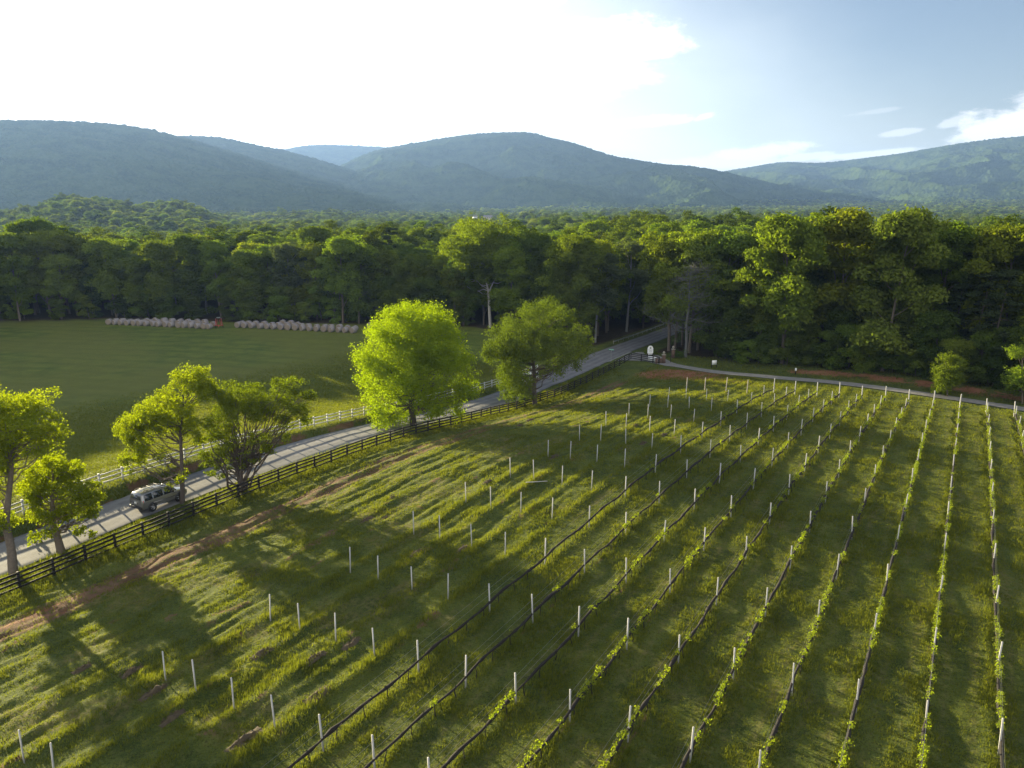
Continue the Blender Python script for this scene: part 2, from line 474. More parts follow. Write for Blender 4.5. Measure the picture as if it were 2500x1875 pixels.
def ground_mat():
    m, g = mat('ground')
    p = g.new('ShaderNodeBsdfPrincipled'); o = g.new('ShaderNodeOutputMaterial')
    v = objvec(g)
    def A(n): return g.new('ShaderNodeAttribute', attribute_name=n).outputs['Fac']
    big = g.noise(v, 0.035, 4); mid = g.noise(v, 0.32, 5, .6); fine = g.noise(v, 2.6, 6, .7); vf = g.noise(v, 9, 4, .7)
    c = g.mix(g.ramp(mid, .35, .68), (.044, .067, .015), (.104, .130, .025))
    c = g.mix(g.m('MULTIPLY', g.ramp(fine, .45, .72), .75), c, (.14, .15, .045))                  # dry stems
    c = g.mix(g.m('MULTIPLY', g.ramp(big, .42, .62), .35), c, (.105, .135, .032))
    c = g.mix(g.m('MULTIPLY', g.ramp(vf, .48, .66), .75), c, (.018, .026, .007))
    vf2 = g.noise(v, 17, 2, .6); c = g.mix(g.m('MULTIPLY', g.ramp(vf2, .56, .72), .6), c, (.17, .19, .05))
    f = A('field')
    sx = g.new('ShaderNodeSeparateXYZ'); g.put(sx.inputs[0], v)
    wv = g.m('SINE', g.m('ADD', g.m('MULTIPLY', g.m('ADD', sx.outputs[1], g.m('MULTIPLY', sx.outputs[0], .16)), 1.15), g.m('MULTIPLY', big, 9.0)))
    fc = g.mix(g.ramp(mid, .3, .7), (.066, .106, .021), (.130, .165, .030))
    fc = g.mix(g.m('MULTIPLY', g.ramp(fine, .4, .7), .5), fc, (.165, .16, .020))
    fc = g.mix(g.m('MULTIPLY', g.ramp(wv, .1, .95), .38), fc, (.05, .085, .014))
    fc = g.mix(g.m('MULTIPLY', g.ramp(big, .40, .58), .65), fc, (.135, .145, .030))
    c = g.mix(f, c, fc)
    thatch = g.m('MULTIPLY', A('thatch'), g.ramp(fine, .35, .6))
    c = g.mix(thatch, c, (.20, .16, .07))
    dirt = g.ramp(g.m('ADD', A('dirt'), g.m('MULTIPLY', g.m('SUBTRACT', fine, .5), 1.0)), .35, .65)
    c = g.mix(dirt, c, g.mix(g.ramp(mid, .3, .7), (.110, .066, .040), (.175, .110, .068)))
    clay = g.ramp(g.m('ADD', A('clay'), g.m('MULTIPLY', g.m('SUBTRACT', fine, .5), 1.1)), .40, .62)
    cc = g.mix(g.ramp(mid, .3, .7), (.20, .085, .045), (.28, .14, .08))
    c = g.mix(clay, c, cc)
    litter = A('woods')
    lc = g.mix(g.ramp(fine, .3, .7), (.030, .022, .014), (.075, .055, .033))
    c = g.mix(litter, c, lc)
    g.put(p.inputs['Base Color'], c)
    p.inputs['Roughness'].default_value = .95; p.inputs['Specular IOR Level'].default_value = .1
    b = g.new('ShaderNodeBump'); b.inputs['Strength'].default_value = 1; b.inputs['Distance'].default_value = .16
    g.put(b.inputs['Height'], g.m('ADD', fine, g.m('MULTIPLY', vf, .5))); g.put(p.inputs['Normal'], b.outputs[0])
    g.put(o.inputs[0], p.outputs[0]); return m
M['ground'] = ground_mat()

def road_mat(name, a, b_, scale=.8):
    m, g = mat(name)
    p = g.new('ShaderNodeBsdfPrincipled'); o = g.new('ShaderNodeOutputMaterial')
    v = objvec(g)
    n = g.noise(v, scale, 5, .65); n2 = g.noise(v, 14, 3, .7)
    c = g.mix(g.ramp(n, .3, .7), a, b_)
    c = g.mix(g.m('MULTIPLY', g.ramp(n2, .45, .75), .5), c, tuple(x*.6 for x in a))
    at_ = g.new('ShaderNodeAttribute', attribute_name='wear').outputs['Fac']
    c = g.mix(g.m('MULTIPLY', at_, .35), c, tuple(min(1, x*1.5) for x in b_))
    g.put(p.inputs['Base Color'], c); p.inputs['Roughness'].default_value = .8; p.inputs['Specular IOR Level'].default_value = .25
    bm_ = g.new('ShaderNodeBump'); bm_.inputs['Strength'].default_value = .4; bm_.inputs['Distance'].default_value = .02
    g.put(bm_.inputs['Height'], n2); g.put(p.inputs['Normal'], bm_.outputs[0])
    g.put(o.inputs[0], p.outputs[0]); return m
M['asphalt'] = road_mat('asphalt', (.105, .11, .12), (.175, .175, .18))
M['gravel'] = road_mat('gravel', (.16, .16, .16), (.24, .235, .225), 1.4)

def hill_mat():
    m, g = mat('hill_forest')
    p = g.new('ShaderNodeBsdfPrincipled'); o = g.new('ShaderNodeOutputMaterial')
    v = objvec(g)
    n = g.noise(v, .012, 5, .6); n2 = g.noise(v, .09, 3, .7)
    c = g.mix(g.ramp(n, .35, .65), (.022, .042, .011), (.046, .072, .018))
    c = g.mix(g.m('MULTIPLY', g.ramp(n2, .4, .7), .6), c, (.055, .080, .026))
    g.put(p.inputs['Base Color'], c); p.inputs['Roughness'].default_value = 1; p.inputs['Specular IOR Level'].default_value = 0
    b = g.new('ShaderNodeBump'); b.inputs['Strength'].default_value = 1; b.inputs['Distance'].default_value = 6
    g.put(b.inputs['Height'], n2); g.put(p.inputs['Normal'], b.outputs[0])
    g.put(o.inputs[0], p.outputs[0]); return m
M['hill'] = hill_mat()

# ------------------------------------------------------------------ woods outline
def woods_mask(x, y, soft=1.5):
    """1 inside the woods"""
    q, s = qs(x, y)
    eR = np.interp(q, [-200,-60,-30,-10,0,15,25,38,46,52], [100,118,127,133,136.5,140.5,144,147,150,152])
    right = sstep(s-eR, -soft, soft)*sstep(q, 56, 54.5)
    eY = np.interp(x, [-600,-260,-200,-165,-150,-132,-105,-60,-35,-10,0,8,16,24], [50,55,75,120,155,199,204,197,195,192,183,176,166,150])
    left = sstep(y-eY, -soft, soft)*sstep(q, 69.5, 71.5)
    far = sstep(s, 188, 196)*sstep(q, 71, 69)*sstep(q, 54, 56)*0
    return np.maximum(np.maximum(left, right), far)

# ------------------------------------------------------------------ the ground: one sheet
def axis(lo, hi, a, b, step, grow=1.07):
    mid = list(np.arange(a, b+1e-6, step))
    r = []; d = step; x = b
    while x < hi:
        d = d*grow; x += d; r.append(x)
    l = []; d = step; x = a
    while x > lo:
        d = d*grow; x -= d; l.append(x)
    return np.array(l[::-1]+mid+r)
def build_ground():
    Qa = axis(-9500, 9500, -12, 72, 0.24, 1.045); Sa = axis(-2500, 11000, 14, 142, 0.26, 1.045)
    QQ, SS = np.meshgrid(Qa, Sa, indexing='ij')
    H = height(QQ, SS)
    X, Y = xy(QQ, SS)
    nq, ns = QQ.shape
    V = np.stack([X.ravel(), Y.ravel(), H.ravel()], 1)
    i = np.arange(nq-1)[:, None]*ns + np.arange(ns-1)[None, :]
    i = i.ravel()
    F = np.stack([i, i+1, i+ns+1, i+ns], 1)
    d = np.hypot(X, Y)
    wd = woods_mask(X, Y); wd = np.maximum(wd, sstep(d, 260, 300))
    field = sstep(QQ, 67.5, 70)*sstep(d, 400, 300)
    n1 = fbm(QQ/2.2, SS/2.2, 3, 41)
    trk = np.exp(-(np.abs(np.abs(QQ-50.4-0.6*fbm(SS/18, SS*0, 2, 51))-0.9)/0.5)**2)*sstep(SS, 132, 120)
    trk2 = np.exp(-((QQ-50.6)/1.9)**2)*sstep(SS, 130, 118)
    near = sstep(SS, 62, 20)
    dirt = .62*trk*(.85+.5*n1) + (.36+.24*near)*trk2
    clay = 0.22*trk*(0.3+0.9*near)*(.7+.8*n1) + (0.05+0.30*near)*trk2
    dirt = np.maximum(dirt, .8*np.exp(-((QQ-67.5)/.8)**2)*sstep(fbm(QQ/1.5, SS/3, 3, 91), -.35, .2)*sstep(SS, 110, 90))
    # red patch by the gate, its tail along the track, and the bank behind the drive
    e1 = ((QQ-42)/8)**2 + ((SS-130.5)/5.5)**2
    clay = np.maximum(clay, 1.3*np.exp(-e1*1.0))
    e2 = ((QQ-34)/7)**2 + ((SS-127)/2.2)**2
    clay = np.maximum(clay, 0.75*np.exp(-e2))
    bk = SS - drive_s(QQ)
    clay = np.maximum(clay, 0.95*np.exp(-((bk-6.5)/2.8)**2)*sstep(QQ, 30, 22)*sstep(QQ, -28, -18)*(0.75+.5*n1))
    # scraped clods along the grubbed-out rows
    rr = (QQ-23.6)/3.0; k = np.round(rr)
    ph = np.abs(rr-k)*3.0
    old = (k >= 1)*(k <= 8)*sstep(SS, 118, 112)
    spots = sstep(fbm(QQ/1.1, SS/1.7, 3, 61), .22, .42)*np.exp(-(ph/.8)**2)
    dirt = np.maximum(dirt, .62*spots*old); clay = np.maximum(clay, 0.25*spots*old)
    thatch = np.maximum(0.55*sstep(fbm(QQ/2.5, SS/4.5, 3, 71), .12, .5)*old, 0.35*trk2)
    e3 = ((QQ-26)/5)**2 + ((SS-124)/1.6)**2
    thatch = np.maximum(thatch, np.exp(-e3))
    vin = sstep(QQ, 25, 22)*sstep(SS, 120, 116)*(1-field)
    thatch = thatch + .38*vin*np.exp(-((ph-.85)/.2)**2)*(.6+.8*fbm(QQ/1.5, SS/6, 3, 77))
    dirt = np.maximum(dirt, .55*vin*np.exp(-(ph/.3)**2)*sstep(fbm(QQ/.8, SS/2.2, 3, 78), .0, .35))
    thatch = thatch + .28*sstep(n1, .2, .6)*sstep(QQ, 23, 10)*(1-field)
    me = mesh_np('ground', V, F, mats=[M['ground']], smooth=True, attrs={'field': field.ravel(), 'woods': wd.ravel(), 'clay': np.clip(clay, 0, 1.2).ravel(), 'dirt': np.clip(dirt, 0, 1).ravel(), 'thatch': np.clip(thatch, 0, 1).ravel()})
    o = link('ground', me); tag(o, kind='structure')
build_ground()

def ribbon(name, m_, pts_l, pts_r, n_across, wear=None):
    """sheet between two edge polylines"""
    L = np.array(pts_l); R = np.array(pts_r); V = []
    for k in range(n_across+1):
        V.append(L + (R-L)*k/n_across)
    V = np.stack(V, 1); a, b, _ = V.shape
    i = (np.arange(a-1)[:, None]*b + np.arange(b-1)[None, :]).ravel()
    F = np.stack([i, i+1, i+b+1, i+b], 1)
    t = np.tile(np.arange(b)/(b-1.0), a)
    w = np.exp(-((np.abs(np.abs(t-.5)-.25)-.12)/.05)**2)
    return V.reshape(-1, 3), F, w
def build_road():
    S = np.concatenate([np.arange(-80, 150, 1.0), np.arange(150, 420, 4.0)])
    jl = 0.26*fbm(S/1.9, S*0, 4, 5, .7); jr = 0.26*fbm(S/1.9, S*0+3, 4, 6, .7)
    zr = base_h(np.full(S.shape, 63.7), S)
    def edge(q):
        x, y = xy(q, S); return np.stack([x, y, zr+0.02], 1)
    V, F, w = ribbon('road', None, edge(ROAD0+jl), edge(ROAD1+jr), 24)
    qv = np.tile(np.linspace(0, 1, 25), len(S)); V[:, 2] += 0.07*(1-(2*qv-1)**2)
    o = link('road', mesh_np('road', V, F, mats=[M['asphalt']], smooth=True, attrs={'wear': w})); tag(o, kind='structure')
    # gravel shoulder (paler strip on the near side)
    qd = np.concatenate([np.arange(-80, 53.0, 1.0), np.array([53, 54.2, 55.5, 57, 58.5, 60, 60.9])])
    ds = np.where(qd <= 53, drive_s(qd), 145 + (qd-53)*0.2)
    hw = np.where(qd < 46, 1.25, 1.25 + (np.maximum(qd, 46)-46)/15.0*5.0)
    def edge2(sg):
        s2 = ds + sg*hw + 0.15*fbm(qd/1.1, qd*0+sg, 3, 8)
        x, y = xy(qd, s2)
        z = height(qd, ds, False)+0.10
        z = np.where(qd > 58, base_h(np.full(qd.shape, 63.7), s2)+.045, z)
        z = np.maximum(z, height(qd, s2, False)+0.05)
        return np.stack([x, y, z], 1)
    V, F, w = ribbon('driveway', None, edge2(-1), edge2(1), 14)
    x_, y_ = V[:, 0], V[:, 1]; q_, s_ = qs(x_, y_)
    V[:, 2] = np.maximum(V[:, 2], height(q_, s_, False)+.03)
    o = link('driveway', mesh_np('driveway', V, F[:, ::-1], mats=[M['gravel']], smooth=True, attrs={'wear': w})); tag(o, kind='structure')
build_road()

# ------------------------------------------------------------------ grass
def build_grass():
    rng = np.random.RandomState(5)
    def tufts(n, qr, sr, keep, hgt, nb, wid, dens_ref=42.0):
        q = rng.uniform(*qr, n); s = rng.uniform(*sr, n)
        x, y = xy(q, s)
        d = np.hypot(x, y)
        dcam = np.sqrt(d*d + 26.0**2)
        inside = (np.abs(x) < 0.78*(y+10)) & (y > 22)
        k = keep(q, s)*np.clip((dens_ref/dcam)**1.6, 0, 1)
        ok = inside & (rng.rand(n) < k)
        q, s, x, y, dcam = q[ok], s[ok], x[ok], y[ok], dcam[ok]
        m_ = len(q)
        sc = np.clip((dcam/dens_ref)**.75, .9, 2.0)
        z = height(q, s)
        H = hgt(q, s)*rng.uniform(.6, 1.35, m_)*np.minimum(sc, 1.35)
        C = np.stack([x, y, z], 1)
        V = []; R = []
        tr = rng.rand(m_)
        for b in range(nb):
            th = rng.uniform(0, 2*pi, m_); lean = rng.uniform(.15, .75, m_)
            off = np.stack([np.cos(th), np.sin(th), 0*th], 1)*rng.uniform(0, .10, m_)[:, None]*sc[:, None]
            dirn = np.stack([np.cos(th)*lean, np.sin(th)*lean, np.ones(m_)], 1); dirn *= (H/np.linalg.norm(dirn, axis=1))[:, None]
            side = np.stack([-np.sin(th+.6), np.cos(th+.6), 0*th], 1)*(wid*sc*rng.uniform(.7, 1.3, m_))[:, None]
            base = C+off-np.array([0, 0, .03])
            V += [base-side, base+side, base+dirn]
            r = np.clip(tr*.6+rng.rand(m_)*.4, 0, 1); R += [r, r, r]
        V = np.stack(V, 1).reshape(-1, 3); R = np.stack(R, 1).ravel()
        return V, R
    def row_phase(q):
        rr = (q-23.6)/3.0; return np.abs(rr-np.round(rr))*3.0
    def keep_v(q, s):
        trk = np.exp(-((q-50.5)/1.7)**2)
        k = (.45+.55*sstep(fbm(q/1.2, s/1.2, 2, 33), -.35, .3))*(1-.85*trk)
        k = k*sstep(s-drive_s(q), -2.2, -3.4)*sstep(q, 60.2, 59.6)
        e1 = ((q-42.5)/6.5)**2 + ((s-131)/5.0)**2
        return k*(1-.85*np.exp(-e1))
    def h_v(q, s):
        ph = row_phase(q)
        strip = np.exp(-((ph)/.42)**2)*(q < 36)
        verge = sstep(q, 53.5, 55.5)
        lump = sstep(fbm(q/1.4, s/2.6, 2, 35), -.1, .5)
        return .075 + .14*strip + .20*verge + .10*lump
    V1, R1 = tufts(1500000, (-14, 60.5), (12, 134), keep_v, h_v, 3, .017)
    V2, R2 = tufts(60000, (66.8, 76), (12, 130), lambda q, s: .9-.75*np.exp(-((q-67.5)/.8)**2)*sstep(fbm(q/1.5, s/3, 3, 91), -.35, .2), lambda q, s: .16+.14*sstep(q, 70, 67), 3, .02, 70)
    V4, R4 = tufts(260000, (75, 112), (25, 130), lambda q, s: .9*sstep(q, 115, 95), lambda q, s: .17+0*q, 3, .026, 90)
    def h_far(q, s): return .22+0*q
    V3, R3 = tufts(60000, (-14, 50), (122, 150), lambda q, s: sstep(np.abs(s-drive_s(q)), 2.0, 2.7)*.8*(1-.95*np.exp(-(((q-42.5)/7.5)**2 + ((s-131)/6.0)**2)))*(1-.9*np.exp(-((s-drive_s(q)-7)/3.5)**2)*(q < 28)), h_far, 3, .02, 90)
    V = np.concatenate([V1, V2, V3, V4]); R = np.concatenate([R1, R2, R3, R4])
    T = np.arange(len(V)).reshape(-1, 3)
    gm = leaf_mat('grass_blades', (.046, .076, .016), (.212, .218, .048), trans=(.28, .285, .06), tw=.5, objvar=0.0, scale=.25)
    o = link('grass', mesh_np('grass', V, None, T, mats=[gm], attrs={'rnd': R})); tag(o, kind='stuff')
    print('grass tris', len(T))
build_grass()

# ------------------------------------------------------------------ hills
def build_hill(name, prof, dist, foot_ratio, back, du, nr, seed, spur=60.0, power=1.15, foot_z=-30.0):
    us = np.arange(prof[0][0], prof[-1][0]+1, du)
    pv = np.interp(us, [p[0] for p in prof], [p[1] for p in prof])
    az = []; el = []
    for u, v in zip(us, pv):
        a, e = px_dir(u, v); az.append(radians(a)); el.append(radians(e))
    az = np.array(az); el = np.array(el)
    k = np.ones(25)/25.0
    el = np.convolve(np.pad(el, 12, 'edge'), k, 'valid')
    D = dist*(1+0.06*fbm(az*3, az*0, 2, seed))
    crest = D*np.tan(el)
    t = np.concatenate([np.linspace(0, 1, nr), 1+np.linspace(0.02, back, max(6, nr//5))])
    TT, AZ = np.meshgrid(t, az, indexing='ij')
    DD = D[None, :]*(foot_ratio + (1-foot_ratio)*TT)
    X = DD*np.sin(AZ); Y = DD*np.cos(AZ)
    cz = crest[None, :]
    shape = np.where(TT <= 1, np.power(np.clip(TT, 0, 1), power), 1-((TT-1)*1.6)**1.3)
    Z = foot_z + (cz-foot_z)*shape
    rid = 1-np.abs(fbm(X/520+seed, Y/900, 4, seed+3))*2.0
    amp = np.sin(np.clip(TT, 0, 1)*pi)**.8
    Z = Z + spur*amp*(rid-.55) + 14*amp*fbm(X/150, Y/150, 3, seed+9)
    tree = np.abs(fbm(X/17, Y/17, 2, seed+13)); fine = fbm(X/9, Y/9, 2, seed+17)
    Z = Z + 8.0*(tree-.2) + 3.5*fine
    nr_, na = TT.shape
    i = (np.arange(nr_-1)[:, None]*na + np.arange(na-1)[None, :]).ravel()
    F = np.stack([i, i+1, i+na+1, i+na], 1)
    o = link(name, mesh_np(name, np.stack([X.ravel(), Y.ravel(), Z.ravel()], 1), F, mats=[M['hill']], smooth=False))
    tag(o, kind='structure')
build_hill('hills', [(-1300,330),(-500,300),(-200,296),(0,293),(100,293),(180,296),(260,300),(350,311),(430,332),(500,350),(560,368),(640,392),(700,412),(780,434),(860,450),(950,476),(1050,496),(1150,510)], 3300, .60, .25, 2.2, 230, 1, 45)
build_hill('hills', [(330,345),(420,332),(460,331),(540,335),(600,348),(640,357),(690,366),(760,384),(850,412),(950,440),(1050,480),(1150,505)], 4200, .62, .25, 2.6, 170, 2, 50)
build_hill('hills', [(560,420),(640,378),(690,365),(750,354),(790,353),(860,355),(950,360),(1050,372),(1200,400),(1350,430)], 6600, .7, .2, 3.0, 120, 3, 90)
build_hill('hills', [(640,505),(720,470),(790,425),(850,395),(900,372),(950,360),(1040,344),(1140,328),(1200,324),(1290,322),(1340,335),(1400,350),(1440,362),(1500,382),(1600,398),(1700,408),(1765,421),(1830,436),(1900,452),(2000,470),(2150,490),(2350,505)], 4700, .52, .25, 2.0, 300, 4, 110)
build_hill('hills', [(1500,480),(1600,452),(1700,430),(1765,419),(1850,405),(1900,395),(1950,396),(2000,399),(2080,390),(2200,375),(2300,357),(2400,342),(2470,334),(2600,328),(2800,330),(3000,345),(3400,352),(4200,380)], 6400, .55, .25, 2.6, 240, 5, 95)
# ------------------------------------------------------------------ trees
def leaf_cloud(rng, C, R, n, size, flat=.8, up=.35, shell=.55, out=.7, flip=True, loose=.12):
    """n leaves spread over clumps with centres C and radii R: leaf quads and their random values"""
    C = np.asarray(C); R = np.asarray(R)
    p = R**2/np.sum(R**2)
    k = rng.choice(len(C), n, p=p)
    d = rng.normal(size=(n, 3)); d /= np.linalg.norm(d, axis=1)[:, None]
    if flip: d[:, 2] = np.where(d[:, 2] < -.5, -d[:, 2], d[:, 2])          # fuller on top of a clump
    rad = shell + (1-shell)*rng.rand(n)**.7
    rad = rad*(1+.16*rng.normal(size=n))*(1+loose*np.abs(rng.normal(size=n)))
    pos = C[k] + d*(R[k]*rad)[:, None]*np.array([1, 1, flat])
    nrm = d*out + rng.normal(size=(n, 3))*.55 + np.array([0, 0, up]); nrm /= np.linalg.norm(nrm, axis=1)[:, None]
    t = np.cross(nrm, rng.normal(size=(n, 3))); t /= np.linalg.norm(t, axis=1)[:, None]
    b = np.cross(nrm, t)
    L = (size*rng.uniform(.6, 1.35, n))[:, None]
    V = np.stack([pos-t*L*.55, pos+b*L*.36-nrm*L*.06, pos+t*L*.55, pos-b*L*.36-nrm*L*.06], 1).reshape(-1, 3)
    cl = rng.rand(len(C))[k]
    rv = np.clip(.45*cl+.55*rng.rand(n), 0, 1)
    return V, np.arange(4*n).reshape(-1, 4), np.repeat(rv, 4)
def limb(mb, rng, a, b, r0, r1, sag=.12, n=6, seg=5):
    a = np.array(a, float); b = np.array(b, float); L = np.linalg.norm(b-a)
    t = np.linspace(0, 1, seg)[:, None]
    p = a*(1-t) + b*t
    p[:, 2] += -sag*L*(4*t[:, 0]*(1-t[:, 0]))*.6
    j = rng.normal(size=(seg, 3))*L*.035; j[0] = 0; j[-1] = 0
    p = p+j
    mb.tube(p, np.linspace(r0, r1, seg), n, caps=False)
    return p
def trunk_path(rng, h, lean, seg=9, wob=.02):
    t = np.linspace(0, 1, seg)
    w = np.cumsum(rng.normal(size=(seg, 2))*wob*h/2, axis=0); w[0] = 0
    return np.stack([lean[0]*t+w[:, 0]*t, lean[1]*t+w[:, 1]*t, h*t], 1)

def make_forest_tree(name, seed, h, cr, base_f, nclump, nleaf, lsize, trunk_r, style='round', clump=(1.1, 2.1)):
    """forest tree meshes: crown of clumps round a limbed trunk; returns trunk mesh, crown mesh"""
    rng = np.random.RandomState(seed)
    mb = MB()
    tp = trunk_path(rng, h*.9, (rng.normal()*.04*h, rng.normal()*.04*h))
    mb.tube(np.vstack([tp[0]-[0, 0, .8], tp]), np.concatenate([[trunk_r*1.35], np.linspace(trunk_r*1.1, trunk_r*.15, len(tp))]), 8, caps=False)
    C = []; R = []
    zb = h*base_f
    def axis_at(z):
        return np.array([np.interp(z, tp[:, 2], tp[:, 0]), np.interp(z, tp[:, 2], tp[:, 1]), z])
    nl = max(6, nclump//7)
    if style in ('round', 'tall', 'low'):
        for i in range(nl):
            f = (i+.5)/nl
            th = i*2.4+rng.uniform(-.5, .5)
            prof = {'round': sin(pi*min(1, .20+.66*f))**.6, 'tall': (sin(pi*min(1, .24+.62*f))**.6)*(1-.12*f), 'low': (1-.55*f)}[style]
            r = cr*prof*rng.uniform(.7, 1.12)
            z0 = zb + (h*.93-zb)*f*.86
            tip = axis_at(min(z0, h*.88)) + np.array([cos(th)*r*.75, sin(th)*r*.75, .10*h*rng.uniform(.2, 1.2)])
            tip[2] = min(tip[2], h*.97)
            p = limb(mb, rng, axis_at(max(h*.12, z0-h*.10)), tip, trunk_r*(.42-.24*f), .03, -.06)
            for j in range(nclump//nl):
                u = rng.uniform(.35, 1.1)
                c = axis_at(z0)*(1-u) + tip*u + rng.normal(size=3)*np.array([.9, .9, .7])*cr*.21
                C.append(c); R.append(rng.uniform(*clump)*(1-.25*f))
        for k in range(nl+4):
            a = rng.uniform(0, 6.28); r = cr*.62*sqrt(rng.rand())
            C.append(axis_at(h*.86)+np.array([cos(a)*r, sin(a)*r, -.12*h*(r/cr)**2+rng.uniform(-.03, .05)*h])); R.append(clump[1]*rng.uniform(.65, .95))
    elif style == 'layer':
        for i in range(nl*2):
            f = (i+.5)/(nl*2); th = i*2.4+rng.uniform(-.4, .4)
            r = cr*(1-.72*f)*rng.uniform(.65, 1.1); z0 = zb+(h-zb)*f
            tip = axis_at(min(z0, h*.9))+np.array([cos(th)*r, sin(th)*r, -.02*h])
            p = limb(mb, rng, axis_at(min(z0, h*.88)), tip, trunk_r*.25*(1-.6*f)+.02, .02, .03)
            for j in range(max(2, nclump//(nl*2))):
                u = rng.uniform(.25, 1.0)
                C.append(p[0]*(1-u)+tip*u+rng.normal(size=3)*np.array([.5, .5, .12])); R.append(rng.uniform(*clump)*.8)
    V, Q, rv = leaf_cloud(rng, np.array(C), np.array(R), nleaf, lsize, flat=.35 if style == 'layer' else .8, up=.9 if style == 'layer' else .35)
    V[:, 2] = np.maximum(V[:, 2], .15)
    return mb, V, Q, rv, (C, R)

LM = {}
LM['mid'] = leaf_mat('leaves_mid', (.075, .108, .015), (.205, .250, .034), trans=(.25, .27, .04), tw=.48)
LM['yellow'] = leaf_mat('leaves_yellow_green', (.105, .138, .016), (.26, .295, .036), trans=(.26, .27, .04), tw=.5)
LM['dark'] = leaf_mat('leaves_dark', (.045, .072, .014), (.135, .172, .028), trans=(.25, .26, .04), tw=.42)
LM['brown'] = leaf_mat('leaves_brownish', (.062, .088, .016), (.170, .205, .034), trans=(.23, .27, .05), tw=.42)
LM['pine'] = leaf_mat('needles', (.022, .038, .016), (.060, .080, .030), trans=(.2,.25,.1), tw=.2)
LM['grey'] = leaf_mat('leaves_grey_green', (.045, .060, .030), (.100, .120, .060), tw=.3)
PROTO = []
specs = [  # name, seed, h, cr, base, nclump, nleaf, leaf, trunk, style, leaf colour, bark, clump
 ('A', 11, 23, 6.0, .24, 84, 27300, 0.40, .30, 'round', 'mid', 'bark', (1.1, 2.0)),
 ('B', 12, 25, 5.0, .26, 80, 26000, 0.38, .30, 'tall', 'mid', 'bark', (1.0, 1.8)),
 ('C', 13, 22, 5.6, .22, 80, 24700, 0.40, .26, 'round', 'yellow', 'bark', (1.0, 1.9)),
 ('D', 14, 24, 6.6, .24, 90, 28600, 0.42, .34, 'round', 'dark', 'bark_dark', (1.2, 2.2)),
 ('E', 15, 26, 4.6, .30, 74, 23400, 0.38, .28, 'tall', 'yellow', 'bark_grey', (.9, 1.7)),
 ('F', 16, 20, 5.2, .12, 76, 23400, 0.38, .20, 'round', 'brown', 'bark', (.9, 1.7)),
 ('G', 17, 12, 4.4, .04, 56, 16900, 0.33, .12, 'low', 'dark', 'bark', (.8, 1.5)),
 ('H', 18, 9, 3.8, .03, 50, 15600, 0.30, .10, 'low', 'mid', 'bark', (.7, 1.3)),
 ('I', 19, 24, 5.0, .30, 90, 15600, 0.37, .26, 'layer', 'pine', 'bark_dark', (.8, 1.5)),
 ('J', 20, 22, 5.6, .34, 56, 15600, 0.38, .26, 'round', 'grey', 'bark_grey', (.9, 1.6)),
]
for (nm, seed, h, cr, bf, ncl, nlf, ls, tr, st, lc, bk, cl) in specs:
    mb, V, Q, rv, _ = make_forest_tree(nm, seed, h, cr, bf, ncl, nlf, ls, tr, st, cl)
    PROTO.append(dict(h=h, trunk=mb.mesh('trunk', M[bk], True), crown=mesh_np('crown', V, Q, mats=[LM[lc]], attrs={'rnd': rv}), kind=nm))
NAMES = {'A': 'broadleaf_tree', 'B': 'tall_tree', 'C': 'broadleaf_tree', 'D': 'broadleaf_tree', 'E': 'tall_tree', 'F': 'broadleaf_tree', 'G': 'understory_tree', 'H': 'understory_tree', 'I': 'hemlock_tree', 'J': 'broadleaf_tree'}
DESC = {'A': 'mid green broad tree', 'B': 'mid green tall narrow tree', 'C': 'yellow-green broad tree', 'D': 'dark green heavy-crowned tree', 'E': 'yellow-green tall grey-trunked tree',
        'F': 'olive green tree', 'G': 'low dark green tree', 'H': 'small mid green tree', 'I': 'dark layered hemlock', 'J': 'thin grey-green tree'}
def place_tree(pr, q, s, sc, rz, group, where, sink=.15, label=None, zs=1.0):
    x, y = xy(q, s)
    e = empty(NAMES[pr['kind']], (x, y, hz(q, s)-sink), rz)
    e.scale = (sc, sc, sc*zs)
    tag(e, label or (DESC[pr['kind']]+' '+where), 'tree', group)
    link('trunk', pr['trunk'], e); link('crown', pr['crown'], e)
    return e
PK = {p['kind']: p for p in PROTO}

